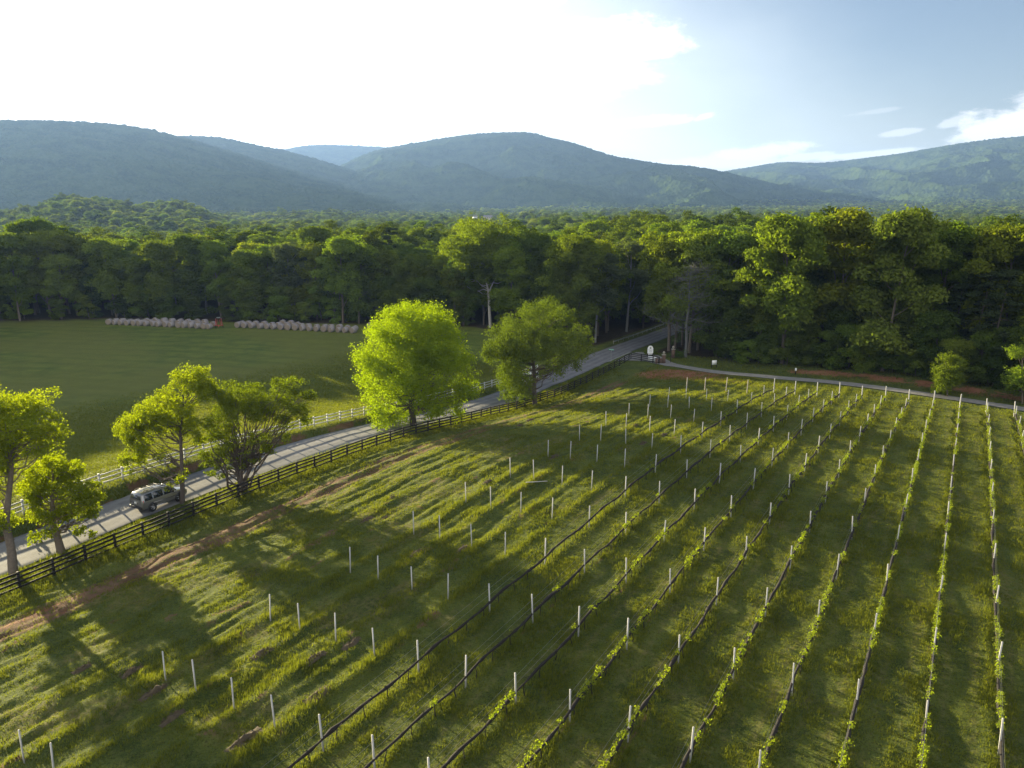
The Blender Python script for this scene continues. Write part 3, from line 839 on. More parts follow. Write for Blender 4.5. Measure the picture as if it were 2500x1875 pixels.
def nth(k):
    return str(k)+('th' if 10 < k % 100 < 14 else {1: 'st', 2: 'nd', 3: 'rd'}.get(k % 10, 'th'))
def build_forest():
    rng = np.random.RandomState(77)
    # jittered grid of tree places inside the woods, nearest edge first
    pts = []
    step = 5.6
    for gx in np.arange(-330, 200, step):
        for gy in np.arange(60, 330, step):
            x = gx+rng.uniform(-.42, .42)*step; y = gy+rng.uniform(-.42, .42)*step
            if woods_mask(np.array([x]), np.array([y]), .5)[0] > .6:
                pts.append((x, y))
    pts = np.array(pts)
    q, s = qs(pts[:, 0], pts[:, 1])
    rdist = np.where((q > 54.5) & (q < 71.5), 0, 1)
    pts = pts[rdist > 0]
    # depth behind the edge, measured along the sight line
    depth = []
    for x, y in pts:
        d = np.hypot(x, y); t = np.arange(max(40, d-70), d, 2.0)
        mk = woods_mask(x/d*t, y/d*t, .5) > .5
        depth.append(2.0*mk.sum())
    depth = np.array(depth)
    az = np.degrees(np.arctan2(pts[:, 0], pts[:, 1]))
    inview = np.abs(az) < 36
    offl = (az <= -36) & (depth < 30) & (pts[:, 1] > 95) & (pts[:, 0] > -200)
    front = inview & (depth < 62)
    n = 0; ALLT = []
    idx = np.argsort(depth)
    rest = []
    for i in idx:
        x, y = pts[i]; dq, ds = qs(x, y); dd = depth[i]
        if not inview[i] and not offl[i]:
            if x > 0 and az[i] < 56 and y > 40: rest.append((x, y))
            continue
        if y < 40: continue
        if n >= 226 or (not front[i] and not offl[i]):
            rest.append((x, y)); continue
        if offl[i] and dd > 22: continue
        right = x > 38
        r = rng.rand()
        if dd < 7:
            if right: kind = rng.choice(list('HGAFJCI'), p=[.26,.24,.14,.13,.06,.14,.03])
            else: kind = rng.choice(list('GHFJACD'), p=[.22,.14,.14,.10,.18,.10,.12])
        elif right:
            kind = rng.choice(list('BEACDI'), p=[.32,.06,.34,.06,.20,.02])
        else:
            kind = rng.choice(list('ADCFBEJ'), p=[.30,.20,.20,.06,.12,.06,.06])
        if right and x > 66 and dd < 10 and rng.rand() < .5: kind = 'I'
        sc = rng.uniform(.82, 1.12)
        if kind not in 'GH':
            want = 24.0 if right else 19.5
            if not right and x > -5: want = 25
            if x < -80: want = 21.5
            if x < -128: want = 25
            sc = want/PK[kind]['h']*rng.uniform(.80, 1.12)
            sc *= 1+.20*float(fbm(np.array([x/30.]), np.array([y/30.]), 2, 55)[0])
        if kind == 'I': sc *= .85
        if right: grp, wz = 'trees of the wood behind the drive', 'driveway wood'
        elif x > -8: grp, wz = 'trees of the wood left of the road', 'roadside wood'
        else: grp, wz = 'trees of the wood behind the hay bales', 'hayfield wood'
        band = 'at the edge of the ' if dd < 7 else ('behind the edge of the ' if dd < 24 else 'among the rear treetops of the ')
        wh = band+wz
        ALLT.append((x/y, place_tree(PK[kind], dq, ds, sc, rng.uniform(0, 6.28), grp, wh)))
        n += 1
    # low growth closing the edge of the woods
    def edge_pts():
        for qq in np.arange(-22, 45, 1.75):
            yield qq, np.interp(qq, [-200,-60,-30,-10,0,15,25,38,46,52], [100,118,127,133,136.5,140.5,144,147,150,152])+rng.uniform(-.8, 1.6), 'driveway wood', 'trees of the wood behind the drive'
        for xx in np.arange(-118, 14, 7.2):
            yy = np.interp(xx, [-132,-105,-60,-35,-10,0,8,16,24], [199,204,197,195,192,183,176,166,150])+rng.uniform(.5, 3)
            yield (*qs(xx+rng.uniform(-2, 2), yy), 'hayfield wood' if xx < -8 else 'roadside wood', 'trees of the wood behind the hay bales' if xx < -8 else 'trees of the wood left of the road')
    for qq, ss, wz, grp in edge_pts():
        if np.hypot(qq-46, ss-150) < 6: continue
        kind = rng.choice(list('GH')); t = place_tree(PK[kind], qq, ss, rng.uniform(.45, .95), rng.uniform(0, 6.28), grp, 'at the edge of the '+wz)
        x_, y_ = xy(qq, ss); ALLT.append((x_/y_, t)); n += 1
    cnt = {}
    for _, t in sorted(ALLT, key=lambda a: a[0]):
        k = cnt[t['label']] = cnt.get(t['label'], 0)+1
        t['label'] = t['label'] + ', %s from left' % nth(k)
    print('forest individuals', n, 'rest', len(rest))
    # farther canopy
    P = list(rest)
    y = 262.0
    while y < 3600:
        st = 6.8 + 0.0042*y
        xm = y*(.80 if y > 1500 else 1.0)+60
        for x in np.arange(-xm, xm, st):
            xx = x+rng.uniform(-.45, .45)*st; yy = y+rng.uniform(-.45, .45)*st
            qq, ss = qs(xx, yy)
            if 56 < qq < 70 and ss < 420: continue
            c = float(CLEAR(xx, yy))
            if c > 0: continue
            P.append((xx, yy))
        y += st
    P = np.array(P)
    q, s = qs(P[:, 0], P[:, 1])
    z = height(q, s, False)
    d = np.hypot(P[:, 0], P[:, 1])
    sc = rng.uniform(.70, 1.0, len(P))*(1+.00018*d)*np.where(P[:, 0] < 20, .86, 1.0)
    sc = np.where(P[:, 0] > 150*(d/400), sc*.92, sc)
    sc = sc*(1+.25*fbm(P[:, 0]/35, P[:, 1]/35, 2, 55))
    kinds = rng.randint(0, 5, len(P))
    me = mesh_np('woodland', np.stack([P[:, 0], P[:, 1], z], 1))
    for nm, arr in (('sc', sc), ('rz', rng.uniform(0, 6.28, len(P)))):
        a = me.attributes.new(nm, 'FLOAT', 'POINT'); a.data.foreach_set('value', arr.astype(np.float32))
    a = me.attributes.new('kind_id', 'INT', 'POINT'); a.data.foreach_set('value', kinds.astype(np.int32))
    o = link('woodland', me); tag(o, kind='stuff')
    # instances of five far crowns
    src = []
    for c in COL.objects:
        if c.name.split('.')[0] == 'crown' and c.data.name.startswith('crown') and c.data not in [k.data for k in src]:
            src.append(c)
    order = [PK[k]['crown'] for k in 'ADCFB']
    src = [next(c for c in src if c.data == me_) for me_ in order]
    ng = bpy.data.node_groups.new('woodland', 'GeometryNodeTree')
    ng.interface.new_socket('Geometry', in_out='INPUT', socket_type='NodeSocketGeometry')
    ng.interface.new_socket('Geometry', in_out='OUTPUT', socket_type='NodeSocketGeometry')
    gi = ng.nodes.new('NodeGroupInput'); go = ng.nodes.new('NodeGroupOutput')
    g2i = ng.nodes.new('GeometryNodeGeometryToInstance')
    for c in src:
        oi = ng.nodes.new('GeometryNodeObjectInfo'); oi.inputs['Object'].default_value = c; oi.inputs['As Instance'].default_value = True
        # (order of links is reversed by the socket: irrelevant here)
        ng.links.new(oi.outputs['Geometry'], g2i.inputs[0])
    # use the instances list directly: join the five object instances, pick one per point
    jn = ng.nodes.new('GeometryNodeJoinGeometry')
    for n_ in ng.nodes:
        if n_.bl_idname == 'GeometryNodeObjectInfo': ng.links.new(n_.outputs['Geometry'], jn.inputs[0])
    ng.nodes.remove(g2i)
    iop = ng.nodes.new('GeometryNodeInstanceOnPoints')
    ng.links.new(gi.outputs[0], iop.inputs['Points']); ng.links.new(jn.outputs[0], iop.inputs['Instance'])
    iop.inputs['Pick Instance'].default_value = True
    def attr(nm, t):
        n_ = ng.nodes.new('GeometryNodeInputNamedAttribute'); n_.data_type = t; n_.inputs['Name'].default_value = nm
        return [s_ for s_ in n_.outputs if s_.enabled][0]
    ng.links.new(attr('kind_id', 'INT'), iop.inputs['Instance Index'])
    cx = ng.nodes.new('ShaderNodeCombineXYZ'); ng.links.new(attr('rz', 'FLOAT'), cx.inputs[2]); ng.links.new(cx.outputs[0], iop.inputs['Rotation'])
    vm = ng.nodes.new('ShaderNodeVectorMath'); vm.operation = 'SCALE'; vm.inputs[0].default_value = (1.22, 1.22, 1.0)
    ng.links.new(attr('sc', 'FLOAT'), vm.inputs['Scale']); ng.links.new(vm.outputs[0], iop.inputs['Scale'])
    ng.links.new(iop.outputs[0], go.inputs[0])
    md = o.modifiers.new('scatter', 'NODES'); md.node_group = ng
    print('woodland', len(P))
def CLEAR(x, y):
    """open fields and house plots in the far woodland"""
    d = sqrt(x*x+y*y); a = math.degrees(atan2(x, y))
    for (a0, d0, wa, wd) in CLEARINGS:
        if abs(a-a0) < wa and abs(d-d0) < wd: return 1
    return 0
CLEARINGS = [(px_dir(1160, 530)[0], 1190, .45, 60), (px_dir(395, 545)[0]+.2, 690, 1.6, 26), (px_dir(1192, 530)[0], 1245, .55, 30), (px_dir(1360, 540)[0], 900, .7, 40)]
build_forest()
# ------------------------------------------------------------------ single trees that stand free
def ray_at(u, v, zc):
    """point of the sight line at depth zc"""
    dx = (u-1250)/FOCAL; k = (v-937.5)/FOCAL
    return np.array([dx*zc, (cos(PITCH)-k*sin(PITCH))*zc, -(sin(PITCH)+k*cos(PITCH))*zc])
def hero_tree(name, base, trunk, lobes, leafm, bark, label, nleaf, lsize, cat='tree', seed=1, limbs=True, grow=1.0, fill=1.2, depth=.8, sub=15, flat=.85, r_in=.34, twigs=0, up=.35, crown=True):
    """a tree drawn from its lobes (u, v, radius in photo px) round a trunk given as (u, v, radius in m)"""
    rng = np.random.RandomState(seed)
    bq, bs = base
    b = np.array(P3(bq, bs, -.1))
    zc = b[1]*cos(PITCH) - b[2]*sin(PITCH)
    org = b
    tp = [b-org-[0, 0, .5]] + [ray_at(u, v, zc)-org for (u, v, r) in trunk]
    tp[1] = np.array([0, 0, .1]) if abs(trunk[0][1]-(937.5+FOCAL*(-b[2]*cos(PITCH)-b[1]*sin(PITCH))/zc)) < 12 else tp[1]
    tr = [trunk[0][2]*1.35] + [t[2] for t in trunk]
    tp = np.array(tp)
    t_ = np.linspace(0, 1, len(tp)); tt = np.linspace(0, 1, len(tp)*3)
    tps = np.stack([np.interp(tt, t_, tp[:, i]) for i in range(3)], 1)
    mb = MB(); mb.tube(tps, np.interp(tt, t_, tr), 9, caps=False)
    us = [l[0] for l in lobes]; uc = .5*(min(us)+max(us)); hw = max(.5*(max(us)-min(us))+15, 10)
    C = []; R = []
    lobes = [tuple(l) for l in lobes]
    big = [l for l in lobes if len(l) == 3]
    for k in range(int(len(big)*fill)):                   # fill between the lobes
        a_, b_ = rng.choice(len(big), 2, replace=False); f_ = rng.uniform(.25, .75)
        if math.hypot(big[a_][0]-big[b_][0], big[a_][1]-big[b_][1]) > 3.2*(big[a_][2]+big[b_][2])*.5: continue
        lobes.append(tuple(big[a_][i_]*(1-f_)+big[b_][i_]*f_ for i_ in range(3))+(0,))
    for (u, v, r, *w) in lobes:
        rm = r*grow*zc/FOCAL
        a = (u-uc)/hw; dr = depth*hw*zc/FOCAL*sqrt(max(.05, 1-a*a))
        for df in (-.85, -.3, .3, .85):
            c = ray_at(u, v, zc)-org
            c = c + np.array([c[0]*0, dr*df, 0])*(1.0) + np.array([rng.normal()*rm*.3, rng.normal()*rm*.6, rng.normal()*rm*.38-abs(df)*rm*.1])
            # keep the outline: shift sideways in proportion to depth
            c[0] += (org[0]+c[0])*(dr*df)/max(zc, 1)*.9
            c[2] += (org[2]+c[2])*(dr*df)/max(zc, 1)*.9
            if limbs and (len(w) == 0 or w[0]):
                zt = max(.25*(tps[-1][2]), min(c[2]-.35*np.hypot(c[0], c[1])-.5, tps[-1][2]))
                k = np.argmin(np.abs(tps[:, 2]-zt)); st = tps[k]
                rr = max(.05, .30*np.interp(tt[k], t_, tr))
                limb(mb, rng, st, c, rr, .02, .10 if c[2] < tps[-1][2] else -.03, 5, 7)
            for j in range(sub):
                d = rng.normal(size=3); d /= np.linalg.norm(d); d *= rng.rand()**.4
                cc = c + d*rm*.9*np.array([1, 1, flat]); C.append(cc); R.append(rm*r_in*rng.uniform(.6, 1.2)*(.85 if abs(df) > .5 else 1))
                if twigs and j < twigs: limb(mb, rng, c-[0, 0, rm*.3], cc, .022, .01, 0, 4, 3)
    e = empty(name, org, 0); tag(e, label, cat)
    mb.build('trunk', M[bark], e, True)
    if crown:
        V, Q, rv = leaf_cloud(rng, np.array(C), np.array(R), nleaf, lsize, flat=max(flat, .7), up=up, shell=.15, flip=False, loose=.45)
        V[:, 2] = np.maximum(V[:, 2], .25)
        link('crown', mesh_np('crown', V, Q, mats=[leafm], attrs={'rnd': rv}), e)
    return e
L_BRIGHT = leaf_mat('leaves_bright_maple', (.11, .158, .012), (.28, .33, .028), trans=(.31, .35, .03), tw=.55, objvar=0)
L_OAK = leaf_mat('leaves_oak', (.060, .085, .016), (.17, .205, .040), trans=(.23, .27, .04), tw=.42, objvar=0)
L_WALNUT = leaf_mat('leaves_feathery', (.11, .145, .012), (.28, .31, .030), trans=(.31, .33, .035), tw=.55, objvar=0)
L_SPREAD = leaf_mat('leaves_spreading', (.075, .105, .014), (.19, .22, .032), trans=(.26, .29, .04), tw=.5, objvar=0)

hero_tree('maple_tree', at(1010, 1046), [(1006,1046,.50),(1006,1010,.42),(1004,960,.34),(1002,900,.26),(1000,850,.16)],
    [(960,782,30),(985,774,36),(1025,772,36),(1062,772,32),(1094,802,28),(1108,842,26),(1100,880,26),(1071,800,34),(925,822,30),(905,867,36),(898,909,34),(920,951,40),(934,1010,34),(926,1040,16,0),(977,835,54),(1040,832,54),(998,909,62),(1071,890,52),
     (1130,878,26),(1137,930,28),(1122,973,34),(1008,975,46),(1071,975,40),(1061,1006,18,0),(1118,1000,16,0),(981,1012,22,0),(948,1036,14,0)],
    L_BRIGHT, 'bark_dark', 'bright yellow-green maple with dense round crown behind the black fence', 150000, .185, grow=1.08, seed=3, sub=15)
hero_tree('oak_tree', at(1306, 990), [(1303,990,.42),(1304,955,.36),(1305,915,.30),(1300,870,.24),(1305,820,.14)],
    [(1333,760,34),(1288,765,28),(1376,780,32),(1249,796,32),(1217,824,28),(1201,860,24),(1233,871,36),(1308,822,52),(1368,832,46),(1408,816,30),(1420,848,22),(1400,878,28),(1288,863,42),(1341,875,36),
     (1249,911,30),(1280,928,28),(1257,950,22),(1286,958,18),(1236,974,15,0),(1370,888,20)],
    L_OAK, 'bark_dark', 'olive green oak with open crown standing in the line of the black fence', 85000, .185, seed=4, sub=15)
hero_tree('walnut_tree', at(33, 1407), [(33,1407,.36),(28,1340,.30),(14,1280,.26),(20,1220,.22),(28,1150,.18),(22,1090,.10)],
    [(20,1000,40),(66,1002,32),(124,1045,22),(85,1046,36),(146,1070,15),(20,1062,36),(108,1084,18),(-40,1010,50),(-60,1080,45),(8,1120,20),(-30,1150,34),(12,1280,22),(-30,1230,26)],
    L_WALNUT, 'bark', 'tall yellow-green tree with forked trunk, partly cut by the left edge', 38000, .15, grow=1.2, depth=.55, seed=5, sub=15, r_in=.33, twigs=2)
hero_tree('walnut_tree', at(150, 1349), [(150,1349,.34),(142,1318,.28),(128,1275,.20),(128,1225,.15),(132,1175,.09)],
    [(133,1132,26),(190,1138,20),(92,1168,28),(60,1190,16),(238,1208,14),(232,1180,10),(159,1190,38),(212,1184,18),(76,1215,26),(204,1230,26),(109,1248,28),(172,1256,26),(226,1250,12),(85,1308,14,0),(133,1292,17,0),(192,1296,13,0),(225,1303,8,0)],
    L_WALNUT, 'bark', 'shorter leafy tree with drooping lower boughs, beside the forked one', 27000, .155, grow=1.1, depth=.6, fill=.7, seed=6, sub=15, r_in=.33, twigs=2)
hero_tree('walnut_tree', at(445, 1228), [(445,1228,.24),(445,1180,.20),(443,1120,.17),(440,1050,.13),(450,990,.08)],
    [(482,928,28),(447,936,24),(502,952,18),(411,976,22),(447,990,28),(356,996,24),(327,1025,24),(368,1030,25),(409,1025,22),(466,1034,22),(315,1068,18),(346,1080,20),(303,1125,14),(338,1125,15),(388,1100,12),(486,1076,12),(448,1158,11,0),(414,1186,7,0)],
    L_WALNUT, 'bark_dark', 'slender yellow-green tree whose trunk stands before the front of the parked-looking car', 41000, .145, grow=1.2, depth=.5, seed=7, sub=15, r_in=.33, twigs=2)['label'] = 'slender yellow-green tree whose straight trunk stands before the front of the silver car'
def multi_stem():
    base = at(585, 1207)
    e = hero_tree('spreading_tree', base, [(585,1206,.30),(588,1190,.22),(590,1150,.12)],
        [(549,962,24),(590,956,22),(630,956,24),(683,950,21),(728,946,22),(755,964,16),(732,988,22),(671,984,28),(610,988,28),(561,996,28),(521,1020,22),(692,1025,20),(745,1021,14),(630,1025,20),(569,1045,18),(521,1060,17),
         (651,1060,16),(692,1064,12),(500,1102,15),(549,1102,14),(508,1127,12),(512,1162,11,0),(545,1158,9,0),(602,1095,12),(570,1075,16),(625,1070,16),(655,1095,12),(540,1095,14),(590,1120,11),(560,1130,10),(620,1125,9),(530,1140,9)],
        L_SPREAD, 'bark_dark', 'wide flat-topped tree with many stems from one base, right of the car', 46000, .135, grow=1.25, fill=1.8, seed=8, sub=15, flat=.5, r_in=.33, twigs=2, depth=.45, up=.7)
    rng = np.random.RandomState(9); b = np.array(P3(*base, -.1)); zc = b[1]*cos(PITCH)-b[2]*sin(PITCH)
    mb = MB()
    for (u, v) in [(540,1050),(560,1010),(590,1000),(620,1000),(650,1010),(690,1000),(720,1000),(520,1100),(600,1060),(640,1070),(680,1050),(570,1060)]:
        c = ray_at(u, v, zc)-b + np.array([0, rng.uniform(-3, 3), 0])
        limb(mb, rng, np.array([rng.normal()*.2, rng.normal()*.2, .2]), c, .12, .035, .05, 6, 7)
    mb.build('stem', M['bark_dark'], e, True)
multi_stem()
qb, sb = at(2312, 969)
hero_tree('young_tree', (qb, sb), [(2312,969,.10),(2314,940,.08),(2316,900,.05)],
    [(2315,870,19),(2334,884,19),(2303,898,20),(2345,896,14),(2322,919,24),(2294,930,18),(2346,920,13),(2286,947,11),(2318,947,14)],
    LM['mid'], 'bark', 'small bushy bright green tree alone beside the drive at right', 16000, .19, seed=10, sub=15)
qb, sb = at(2496, 985)
hero_tree('young_tree', (qb, sb), [(2496,985,.12),(2496,940,.1),(2496,880,.06)],
    [(2490,865,20),(2512,850,24),(2478,905,18),(2505,900,24),(2466,930,15),(2492,940,20),(2520,940,20)],
    LM['mid'], 'bark', 'green bushy tree cut by the right edge, before the dark wood', 12000, .22, seed=12, sub=15)
# pale forked tree at the edge of the wood
qb, sb = at(1197, 800)
hero_tree('sycamore_tree', (qb, sb), [(1197,800,.40),(1195,760,.36),(1193,715,.30),(1186,680,.22),(1178,655,.12)],
    [(1100,590,30),(1140,565,34),(1185,560,34),(1225,572,34),(1255,600,26),(1120,625,30),(1170,610,40),(1215,620,36),(1105,655,22),(1150,650,24),(1245,640,22),(1190,580,36)],
    LM['mid'], 'bark_pale', 'big tree with forked whitish trunk at the wood edge above the oak', 40000, .40, seed=13, sub=15)
e = COL.objects['sycamore_tree']; mb = MB(); rng = np.random.RandomState(4)
b = np.array(e.location); zc = b[1]*cos(PITCH)-b[2]*sin(PITCH)
for pts, r0 in (([(1194,712),(1204,690),(1216,692),(1224,688)], .2), ([(1192,710),(1180,706),(1166,712)], .13), ([(1204,690),(1210,680),(1212,660)], .12)):
    p = np.array([ray_at(u, v, zc-.3)-b for u, v in pts]); mb.tube(p, np.linspace(r0, .05, len(p)), 7, caps=False)
mb.build('limb', M['bark_pale'], e, True)

def dead_tree():
    qb, sb = at(1673, 872)
    rng = np.random.RandomState(21); b = P3(qb, sb, -.1)
    zc = b[1]*cos(PITCH)-b[2]*sin(PITCH)
    e = empty('dead_tree', b); tag(e, 'bare grey tree with tangled leafless twigs by the mouth of the drive', 'tree')
    mb = MB(); tw = MB()
    tp = np.array([[0, 0, -.5], [0, 0, 0], [.1, 0, 3], [-.1, .1, 6.5], [.2, 0, 10], [.1, .1, 14.5], [.3, 0, 18]])
    mb.tube(tp, [.42, .38, .30, .25, .18, .10, .03], 8, caps=False)
    for i in range(34):
        z = 4.5+13*((i+.5)/34); th = rng.uniform(0, 6.28); L = (7.5*(1-((z-4)/20.0)))*rng.uniform(.6, 1.15)
        if cos(th) < 0: L *= 1.2
        a = np.array([np.interp(z, tp[:, 2], tp[:, 0]), 0, z]); t = a+np.array([cos(th)*L, sin(th)*L, L*rng.uniform(-.1, .7)])
        p = limb(mb, rng, a, t, .09*(1-z/26), .02, .04, 5, 7)
        for j in range(12):
            k = rng.randint(2, 7); d = rng.normal(size=3); d[2] = abs(d[2])*.6; d /= np.linalg.norm(d)
            p2 = limb(tw, rng, p[k], p[k]+d*rng.uniform(.8, 2.4), .028, .012, .05, 3, 4)
            for l in range(4):
                d = rng.normal(size=3); d /= np.linalg.norm(d)
                limb(tw, rng, p2[rng.randint(1, 4)], p2[3]+d*rng.uniform(.4, 1.1), .016, .01, 0, 3, 2)
    mb.build('trunk', M['bark_dead'], e, True); tw.build('twigs', M['bark_dead'], e)
    rngl = np.random.RandomState(3)
    C = rngl.normal(size=(60, 3))*np.array([2.8, 2.6, 3.2])+np.array([-.6, 0, 11.5])
    V, Q, rv = leaf_cloud(rngl, C, np.full(60, .7), 2600, .2)
    link('crown', mesh_np('crown', V, Q, mats=[LM['grey']], attrs={'rnd': rv}), e)
dead_tree()
# trees of the same roadside line beyond the left edge of the photo (their shadows fall into it)
for (q, s, sc, kd) in ((59, -4, .5, 'A'), (59, -24, .55, 'C')):
    if sc: place_tree(PK[kd], q, s, sc, s, 'roadside trees beyond the left edge', '', label='roadside tree %s beyond the left edge' % {15.0: 'just', -4: 'farther', -24: 'farthest'}[s])
# pine rising above the canopy
x_, y_ = -38.0, 238.0
place_tree(PK['I'], *qs(x_, y_), 1.02, 1.0, None, '', label='dark ragged pine rising above the treetops behind the bales', zs=1.06)

# ------------------------------------------------------------------ fences
def frame_ok(x, y, z, m=60):
    zc = y*cos(PITCH)-z*sin(PITCH)
    if zc < 5: return False
    u = 1250+FOCAL*x/zc; v = 937.5+FOCAL*(-z*cos(PITCH)-y*sin(PITCH))/zc
    return -m < u < 2500+m and v < 1875+m
def fence(name, pts, ph, rails, rw, rh, m_, label, pw, cap=0.0, postname='post'):
    P = [P3(q, s) for q, s in pts]
    o = empty(name, P[0]); tag(o, label, 'fence')
    O = np.array(P[0])
    for p in P:
        mb = MB(); mb.box((0, 0, ph/2-.15), (pw, pw, ph+.3), rz=pi/2-ROW)
        if cap: mb.box((0, 0, ph+.02), (pw*1.15, pw*1.15, .04), rz=pi/2-ROW)
        l = mb.build(postname, M[m_], o); l.location = np.array(p)-O
    off = np.array([CA, -SA, 0])*(pw/2+rw/2+.002)
    rng = np.random.RandomState(3)
    for h in rails:
        mb = MB()
        for a, b in zip(P[:-1], P[1:]):
            ja, jb = rng.normal()*.012, rng.normal()*.012
            mb.beam(np.array(a)-O+off+[0, 0, h+ja], np.array(b)-O+off+[0, 0, h+jb], rw, rh)
        mb.build('rail', M[m_], o)
    return o
bs_ = 26.3-2.45*5
pts = [(56.3, bs_+2.45*n) for n in range(0, 53)]
qc, sc_ = pts[-1]
fence('black_fence', pts, 1.42, (.30, .68, 1.02, 1.34), .035, .15, 'black_wood', 'long black four-rail board fence between the vineyard and the road', .15)
gp = [(56.3, sc_+.9), (53.7, sc_-.2), (51.0, sc_-1.0), (49.6, sc_-1.5)]
fence('black_fence', gp, 1.42, (.30, .68, 1.02, 1.34), .035, .15, 'black_wood', 'short run of black fence between the far corner and the brick pillar', .15)
wp = [(69.2-.0*n, 40.6-2.35*9+2.35*n) for n in range(0, 47)]
fence('white_fence', wp, 1.30, (.38, .80, 1.20), .04, .115, 'white_wood', 'white three-rail fence on the far side of the road', .14, cap=1)

# ------------------------------------------------------------------ vineyard posts and vine rows
def ordinal(n):
    w = ['first','second','third','fourth','fifth','sixth','seventh','eighth','ninth','tenth','eleventh','twelfth','thirteenth','fourteenth','fifteenth','sixteenth','seventeenth','eighteenth']
    return w[n] if n < len(w) else 'farther'
def post_mesh(r, h, square=True):
    mb = MB()
    mb.box((0, 0, h/2-.2), (r*2, r*2*.8, h+.4))
    mb.box((0, r*.9, h*.45), (r*.7, r*.35, h*.9))
    return mb
PM = {'line': post_mesh(.038, 1.92).mesh('post', M['post_wood']), 'end': None, 'thin': post_mesh(.034, 1.86).mesh('post', M['post_wood']), 'wood': None}
mb = MB(); mb.lathe((0, 0, 0), [(.075, -.5), (.072, 0), (.066, 2.15), (.055, 2.18), (.001, 2.18)], 10); PM['end'] = mb.mesh('post', M['post_wood'], True)
PM['wood'] = PM['end'].copy(); PM['wood'].materials.clear(); PM['wood'].materials.append(M['post_brown'])
def set_post(kind, q, s, label, group, tilt=(0, 0), sc=1.0):
    p = P3(q, s)
    if not frame_ok(*p, 80): return
    o = link('trellis_post', PM[kind]); o.location = p
    rng = random.Random(int(q*100+s*7))
    # lean along the row and across it
    o.rotation_euler = (tilt[0]+rng.uniform(-.035, .035), tilt[1]+rng.uniform(-.035, .035), rng.uniform(-.2, .2)-ROW)
    o.scale = (1, 1, sc*rng.uniform(.92, 1.04))
    tag(o, label, 'post', group)
QB = [26.8, 29.7, 32.6, 35.1]                       # grubbed-out rows: posts only
ends = [117.4, 117.6, 118.1, 118.3, 118.4, 119.0, 118.0, 117.6, 117.0, 115.6, 115.0]
for k, q in enumerate(QB):
    se = 111.0+ {0: 3.4, 1: 2.6, 2: 1.6, 3: .6}[k]
    ss = [30.15+7.35*n for n in range(-4, 11)]
    name = ['first', 'second', 'third', 'fourth'][k]
    lst = ss + [se]
    for j, s in enumerate(lst[::-1]):
        o_ = ordinal(j)
        if j == 0: set_post('wood', q, s, 'brown leaning end post of the %s bare post line left of the vines' % name, 'posts without vines', (-.14, 0), 1.0)
        else: set_post('thin', q+.1*math.sin(s), s, 'thin pale post, %s from far end of the %s bare line left of the vines' % (o_, name), 'posts without vines')
fp = P3(28.3, 72.5); fallen = link('fallen_post', PM['thin']); qa, sa_ = at(1327, 1181)
fallen.location = P3(qa, sa_, .18); fallen.rotation_euler = (1.45, 0, -ROW-.55); tag(fallen, 'pale post lying in the grass between the bare posts', 'post')
ROWQ = [23.6-3.0*i-.06*(i > 6)*(i-6) for i in range(12)]
